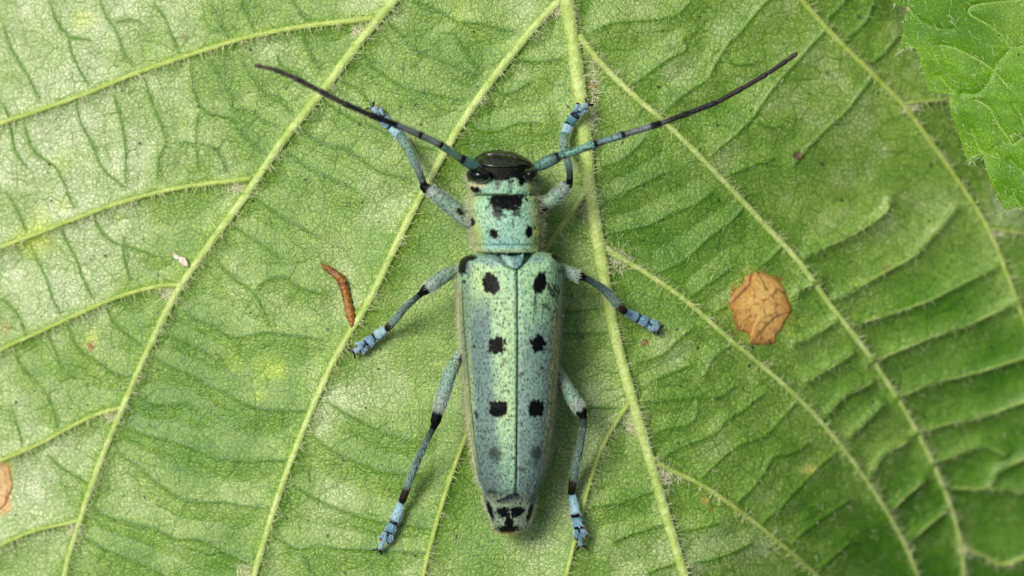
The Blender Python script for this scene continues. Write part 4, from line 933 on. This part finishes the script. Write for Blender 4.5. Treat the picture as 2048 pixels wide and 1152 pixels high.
for L in LEGS:
    leg = limb('leg', L['fem'], beetle, fem_c(), 20, 10, 420, None, (5, 11))
    limb('tibia', L['tib'], leg, tib_c(rear=L['rear']), 16, 10, 260, lin(150, 165, 150), (6, 15))
    if L['spot']:
        sx, sy = L['spot']; f = np.array(L['fem'])
        me = leg.data; co = np.empty(len(me.vertices) * 3, np.float32); me.vertices.foreach_get('co', co); co = co.reshape(-1, 3) + ORG
        ca = np.empty(len(co) * 4, np.float32); me.color_attributes['Col'].data.foreach_get('color', ca); ca = ca.reshape(-1, 4)
        ppx, ppy = to_px(co[:, 0], co[:, 1], co[:, 2]); ax = f[3, :2] - f[0, :2]; rot = math.atan2(ax[1], ax[0])
        k = gblob(ppx, ppy, sx, sy, 12, 7, rot, .5, 3, .3)[:, None]; ca[:, :3] = ca[:, :3] * (1 - k) + black * k; ca[:, 3:] *= (1 - k)
        me.color_attributes['Col'].data.foreach_set('color', ca.ravel())
    # foot: two plain joints, a two lobed one, the claw joint and its claws, yellow soles
    p = np.array(L['tar'], float); zf = []
    for a in p:
        g = on_leaf(a[0], a[1]); zf.append(g[2] - BASE_Z)
        # stay on top of any big vein crossed
        dmin = min(np.min(np.hypot(xy[:, 0] - g[0], xy[:, 1] - g[1]) - r) for _, xy, r in main_w)
        if dmin < 0.02: zf[-1] += 0.030
    zf = np.array(zf) + L['zs']
    ax = p[-1] - p[0]; ax /= np.linalg.norm(ax); nx = np.array([-ax[1], ax[0]])
    def seg(a, b, z0, z1, w0, w1, c0, c1, nm='tarsus_segment', flat=.6, hair=70):
        w0, w1 = w0 * .9, w1 * .9
        m_ = (np.array(a) + b) / 2
        limb(nm, [(a[0], a[1], z0, w0), (m_[0], m_[1], (z0 + z1) / 2 + .004, (w0 + w1) / 2 * 1.05), (b[0], b[1], z1, w1)], leg, stops([(0, K0, 0), (.10, c0 * .5, .3), (.2, c0, .5), (.85, c1, .5), (.95, c1 * .6, .3), (1, K0, 0)]), 14, 7, hair, lin(190, 208, 232), (4, 8), flat, None, .85)
    seg(p[0], p[1] - ax * 2, zf[0] + .02, zf[1] + .008, 15, 23, blue, blue)
    seg(p[1] + ax * 1, p[2] - ax * 1, zf[1], zf[2], 19, 23, dblue, lin(92, 140, 160))
    for sgn in (-1, 1):
        e = p[2] + ax * 20 + nx * sgn * 8.5
        seg(p[2] + ax * 2 + nx * sgn * 3.5, e, zf[2], zf[3] - .004, 10, 12, dblue, lin(100, 148, 160), 'tarsus_segment', .6, 30)
        limb('foot_pad', [(*(p[2] + ax * 14 + nx * sgn * 10), zf[3] - .024, 6), (*(e + nx * sgn * 1.5 + ax * 1), zf[3] - .024, 8), (*(e + ax * 3 + nx * sgn), zf[3] - .024, 5)], leg, lin(200, 150, 60), 10, 5, 0, None, (4, 8), .5, M['pad'])
    seg(p[2] + ax * 8, p[4] - ax * 3, zf[3] + .014, zf[4], 5, 13, dblue, lin(132, 164, 176), 'tarsus_segment', .8, 30)
    for sgn in (-1, 1):
        b0 = p[4] - ax * 2 + nx * sgn * 3
        limb('claw', [(*b0, zf[4], 5), (*(b0 + ax * 5 + nx * sgn * 5), zf[4] - .004, 4.5), (*(b0 + ax * 7 + nx * sgn * 9), zf[4] - .020, 2)], leg, black, 8, 4, 0, None, (4, 8), 1, M['claw'])

# --- feelers
def feeler(pts, cols):
    """pts: (px, py, z, width) joints; part = first thick joint, sub-parts = the following joints"""
    root = None
    for i in range(len(pts) - 1):
        a, b = np.array(pts[i], float), np.array(pts[i + 1], float)
        d = b[:2] - a[:2]; nrm = np.array([-d[1], d[0]]) / np.hypot(*d)
        bow = 1.2 if i > 0 else 2.0
        w0, w1 = a[3], b[3]
        if i == 0: prof = [(0, .62), (.25, 1.0), (.6, 1.12), (.85, 1.02), (1, .55)]
        else: prof = [(0, .72), (.15, .85), (.6, .88), (.88, 1.04), (1, .8)]
        P = []
        for f, k in prof:
            c = a + (b - a) * f; P.append((c[0], c[1], c[2], (w0 + (w1 - w0) * f) * k))
        o = limb('antenna' if i == 0 else 'antenna_segment', P, beetle if i == 0 else root, cols[i], 14, 6, [150, 130, 90, 60, 40, 20, 0, 0, 0, 0, 0, 0][min(i, 11)], lin(40, 46, 44) if i > 0 else lin(60, 70, 66), (5, 12))
        if i == 0: root = o
def fc(c, k=.84, a=.8): return stops([(0, c * .7, .3), (.08, c, a), (k - .04, c, a), (k, K0, 0), (1, K0, 0)])
dk = lin(24, 23, 22); db = lin(40, 31, 26); db2 = lin(58, 42, 34)
cR = [stops([(0, K0, .2), (.18, dteal, 1), (.5, lin(86, 128, 118), 1), (.72, dteal * .8, .8), (.86, K0, 0), (1, K0, 0)]), fc(lin(96, 150, 132), .86, .9), fc(lin(100, 132, 130), .80), fc(lin(96, 104, 106), .62, .5)]
cR += [stops([(0, lin(96, 104, 106), .3), (.4, dk, .2), (1, dk, .1)])] + [np.array(dk), np.array(db * .8), np.array(db), np.array(db), np.array(db2)]
feeler([(1069, 336, .34, 22), (1122, 311, .40, 20), (1194, 287, .44, 15), (1249, 269, .46, 14), (1322, 247, .47, 12.5), (1378, 226, .46, 12), (1433, 205, .44, 11), (1486, 176, .42, 10.5), (1534, 148, .40, 10), (1574, 121, .38, 9.5), (1592, 108, .37, 9)], cR)
cL = [stops([(0, K0, .2), (.15, dteal, 1), (.6, lin(84, 140, 124), 1), (.74, dteal * .7, .6), (.82, K0, 0), (1, K0, 0)]), fc(lin(104, 136, 112), .9, .3), fc(lin(112, 122, 118), .82, .2), fc(lin(104, 110, 110), .82, .2), stops([(0, K0, 0), (.4, dk, .2), (1, dk, .2)])]
cL += [np.array(dk), np.array(db * .8), np.array(db), np.array(db), np.array(db2)]
feeler([(964, 340, .34, 20), (920, 316, .44, 18), (880, 289, .54, 15), (838, 269, .60, 14.5), (788, 248, .66, 13.5), (738, 229, .70, 12.5), (686, 206, .74, 12), (636, 180, .76, 11.5), (588, 155, .78, 11), (546, 138, .79, 10), (512, 131, .79, 8)], cL)

# --- fur: short lying hairs on the shell, longer pale fringe on the flanks, golden tuft at the tail
for (Vt, cc, xx, yy), lft in zip(elytra, (True, False)):
    n = 3200; i = RNG.integers(2, Vt.shape[0] - 3, n); j = RNG.integers(2, Vt.shape[1] - 2, n)
    b = Vt[i, j]; c = cc[i, j]
    ok = c[:, :3].sum(1) > 0.25; b, c, jj = b[ok], c[ok], j[ok]
    nrm = np.column_stack([(-1 if lft else 1) * (jj / Vt.shape[1]) ** 2, np.zeros(len(b)), 1 - .8 * (jj / Vt.shape[1])])
    add_hair(b, np.column_stack([RNG.normal(0, .25, len(b)), np.full(len(b), -1.0), np.zeros(len(b))]) + nrm * .30, RNG.uniform(4, 9, len(b)) / PX, .26 / PX, np.clip(c[:, :3] * RNG.uniform(.9, 2.0, (len(b), 1)) + .02, 0, .8))
    n = 1100; i = RNG.integers(10, Vt.shape[0] - 3, n); j = RNG.integers(int(Vt.shape[1] * .70), Vt.shape[1] - 2, n); b = Vt[i, j]
    sg = -1 if lft else 1
    add_hair(b, np.column_stack([np.full(n, sg * 1.0), RNG.normal(-.8, .45, n), RNG.normal(0.05, .3, n)]), (RNG.uniform(6, 18, n) if lft else RNG.uniform(5, 11, n)) / PX, .30 / PX, lin(196, 192, 160) * RNG.uniform(.6, 1.2, (n, 1)), RNG.normal(0, .2, (n, 3)))
i = RNG.integers(0, len(ysamp), 2200); j = RNG.integers(2, NR // 2 - 2, 2200); ok = ((ysamp[i] > 393) & (ysamp[i] < 503)) | (ysamp[i] > 1000) | ((ysamp[i] > 362) & (ysamp[i] < 388))
i, j = i[ok], j[ok]; b = bodyV[i, j]; c = bodyC[i, j]; ok = c[:, :3].sum(1) > .2; b, c = b[ok], c[ok]
add_hair(b, np.column_stack([RNG.normal(0, .5, len(b)), RNG.normal(-.5, .8, len(b)), np.full(len(b), .35)]), RNG.uniform(4, 8, len(b)) / PX, .4 / PX, np.clip(c[:, :3] * RNG.uniform(.8, 1.7, (len(b), 1)), 0, .8))
i = RNG.integers(0, len(ysamp), 1800); sd = RNG.random(1800) < .5; j = np.where(sd, RNG.integers(-6, 8, 1800) % NR, RNG.integers(NR // 2 - 8, NR // 2 + 6, 1800)); ok = ((ysamp[i] > 340) & (ysamp[i] < 505)) | (ysamp[i] > 990)
i, j, sd = i[ok], j[ok], sd[ok]; b = bodyV[i, j]; sg = np.where(sd, 1.0, -1.0)
add_hair(b, np.column_stack([sg, RNG.normal(0, .6, len(b)), RNG.normal(.1, .3, len(b))]), np.where(b[:, 1] < -.8, .55, 1) * RNG.uniform(7, 18, len(b)) / PX, .28 / PX, lin(196, 196, 170) * RNG.uniform(.6, 1.2, (len(b), 1)), RNG.normal(0, .2, (len(b), 3)))
n = 260; px = RNG.normal(1018, 15, n).clip(988, 1050); b = np.array([at(p, 1060 - abs(p - 1020) * .12, RNG.uniform(.10, .2) + BASE_Z) for p in px])
add_hair(b, np.column_stack([RNG.normal(0, .3, n), np.full(n, -1.0), RNG.normal(-.1, .2, n)]), RNG.uniform(5, 14, n) / PX, .4 / PX, lin(150, 112, 52) * RNG.uniform(.5, 1.2, (n, 1)))
n = 90; a = RNG.uniform(.3, 2.9, n); px = 1003 + 58 * np.cos(a); py = 338 - 30 * np.sin(a); b = np.array([at(p, q_, .28 + BASE_Z) for p, q_ in zip(px, py)])
add_hair(b, np.column_stack([np.cos(a), np.sin(a), np.full(n, .4)]), RNG.uniform(8, 20, n) / PX, .45 / PX, lin(60, 58, 44) * np.ones((n, 1)), RNG.normal(0, .2, (n, 3)))
cat = {k: np.concatenate(v) for k, v in HB.items()}
V, q, cc = hairs(cat['b'], cat['d'], cat['l'], cat['r'], cat['c'], cat['bend'], 3)
build('hair', lb(V), q, None, M['hair'], beetle, cc)['kind'] = 'stuff'

# ------------------------------------------------------------------ small things lying on the leaf
m = NT('brown_husk'); o = m.obj(); n1 = m.noise(o, 22.0, 4.0, .6); n2 = m.noise(o, 80.0, 3.0)
c = m.mix(m.mapr(n1, .35, .65), c4(96, 58, 6), c4(142, 90, 18)); c = m.mix(m.mapr(n2, .58, .75, 0, .8), c, c4(200, 150, 50))
m.l(c, m.p.inputs['Base Color']); m.bump(m.math('ADD', n1, m.math('MULTIPLY', n2, .6)), .8, .015); m.set(Roughness=.3, Specular_IOR_Level=.6); M['husk'] = m.m
pts = [(250,200,2),(275,250,16),(340,285,40),(400,330,44),(470,385,50),(515,450,56),(540,530,53),(562,620,50),(590,740,54),(612,850,52),(628,930,38),(630,1010,8)]
P = catmull([(600 + a / 6.06, 490 + b / 6.06, w / 6.06) for a, b, w in pts], 6)
wp = np.array([on_leaf(p[0], p[1]) + [0, 0, p[2] / PX * .75 + .012 * (1 - abs(i / len(P) - .35))] for i, p in enumerate(P)])
r = P[:, 2] / PX * (1 + .10 * np.sin(np.arange(len(P)) * 1.3))
V, q, t, _ = sweep(wp, r, r * .8, 16, None, True, .09)
hk = empty('dry_husk', wp[len(wp) // 2].tolist()); tag(hk, 'bent rusty brown husk lying on the leaf beside a side vein', 'husk')
build('shell', V - wp[len(wp) // 2], q, t, M['husk'], hk)
m = NT('flake_white'); o = m.obj(); m.l(m.mix(m.mapr(m.noise(o, 50.0, 3.0), .4, .65), c4(226, 216, 204), c4(190, 164, 140)), m.p.inputs['Base Color']); m.set(Roughness=.6); M['flake'] = m.m
fo = T(320, 480, 14.4, [(390,330),(450,390),(520,430),(600,480),(690,490),(740,530),(780,590),(830,690),(820,780),(740,750),(650,700),(560,610),(600,575),(510,555),(440,530),(390,470),(420,430)])[0]
O = catmull(fo + [fo[0]], 3)[:-1]; cx, cy = O.mean(0); nn = len(O); Vf = []
for rr in (1.0, .66, .33):
    for p in O:
        px, py = cx + (p[0] - cx) * rr, cy + (p[1] - cy) * rr
        Vf.append(on_leaf(px, py) + [0, 0, .018 + .03 * float(vnoise(px, py, .11, 6)) + .006 * (1 - rr)])
Vf.append(on_leaf(cx, cy) + [0, 0, .045]); Vf = np.array(Vf); nf = len(Vf)
q = grid_quads(nn, 3, True); t = np.array([[2 * nn + i, 2 * nn + (i + 1) % nn, nf - 1] for i in range(nn)])
rq = np.array([[i, i + nf, (i + 1) % nn + nf, (i + 1) % nn] for i in range(nn)])
fl = build('white_flake', Vf.tolist() + (Vf - [0, 0, .008]).tolist(), np.vstack([q, q[:, ::-1] + nf, rq]), np.vstack([t, t[:, ::-1] + nf]), M['flake'])
tag(fl, 'tiny crumpled whitish flake of debris resting beside a side vein', 'flake')
gp = on_leaf(1124, 632, .008)
V, q, t, _ = sweep(np.array([gp + [-.005, 0, 0], gp, gp + [.005, .001, 0]]), np.array([.006, .0075, .006]), None, 10, None, True, .12)
gr_ = build('white_grain', V - gp, q, t, M['flake']); gr_.location = gp.tolist()
tag(gr_, 'tiny white grain on the leaf beside the right wing cover', 'grain')
print('triangles', sum(len(o.data.loops) - 2 * len(o.data.polygons) for o in bpy.data.objects if o.type == 'MESH'))
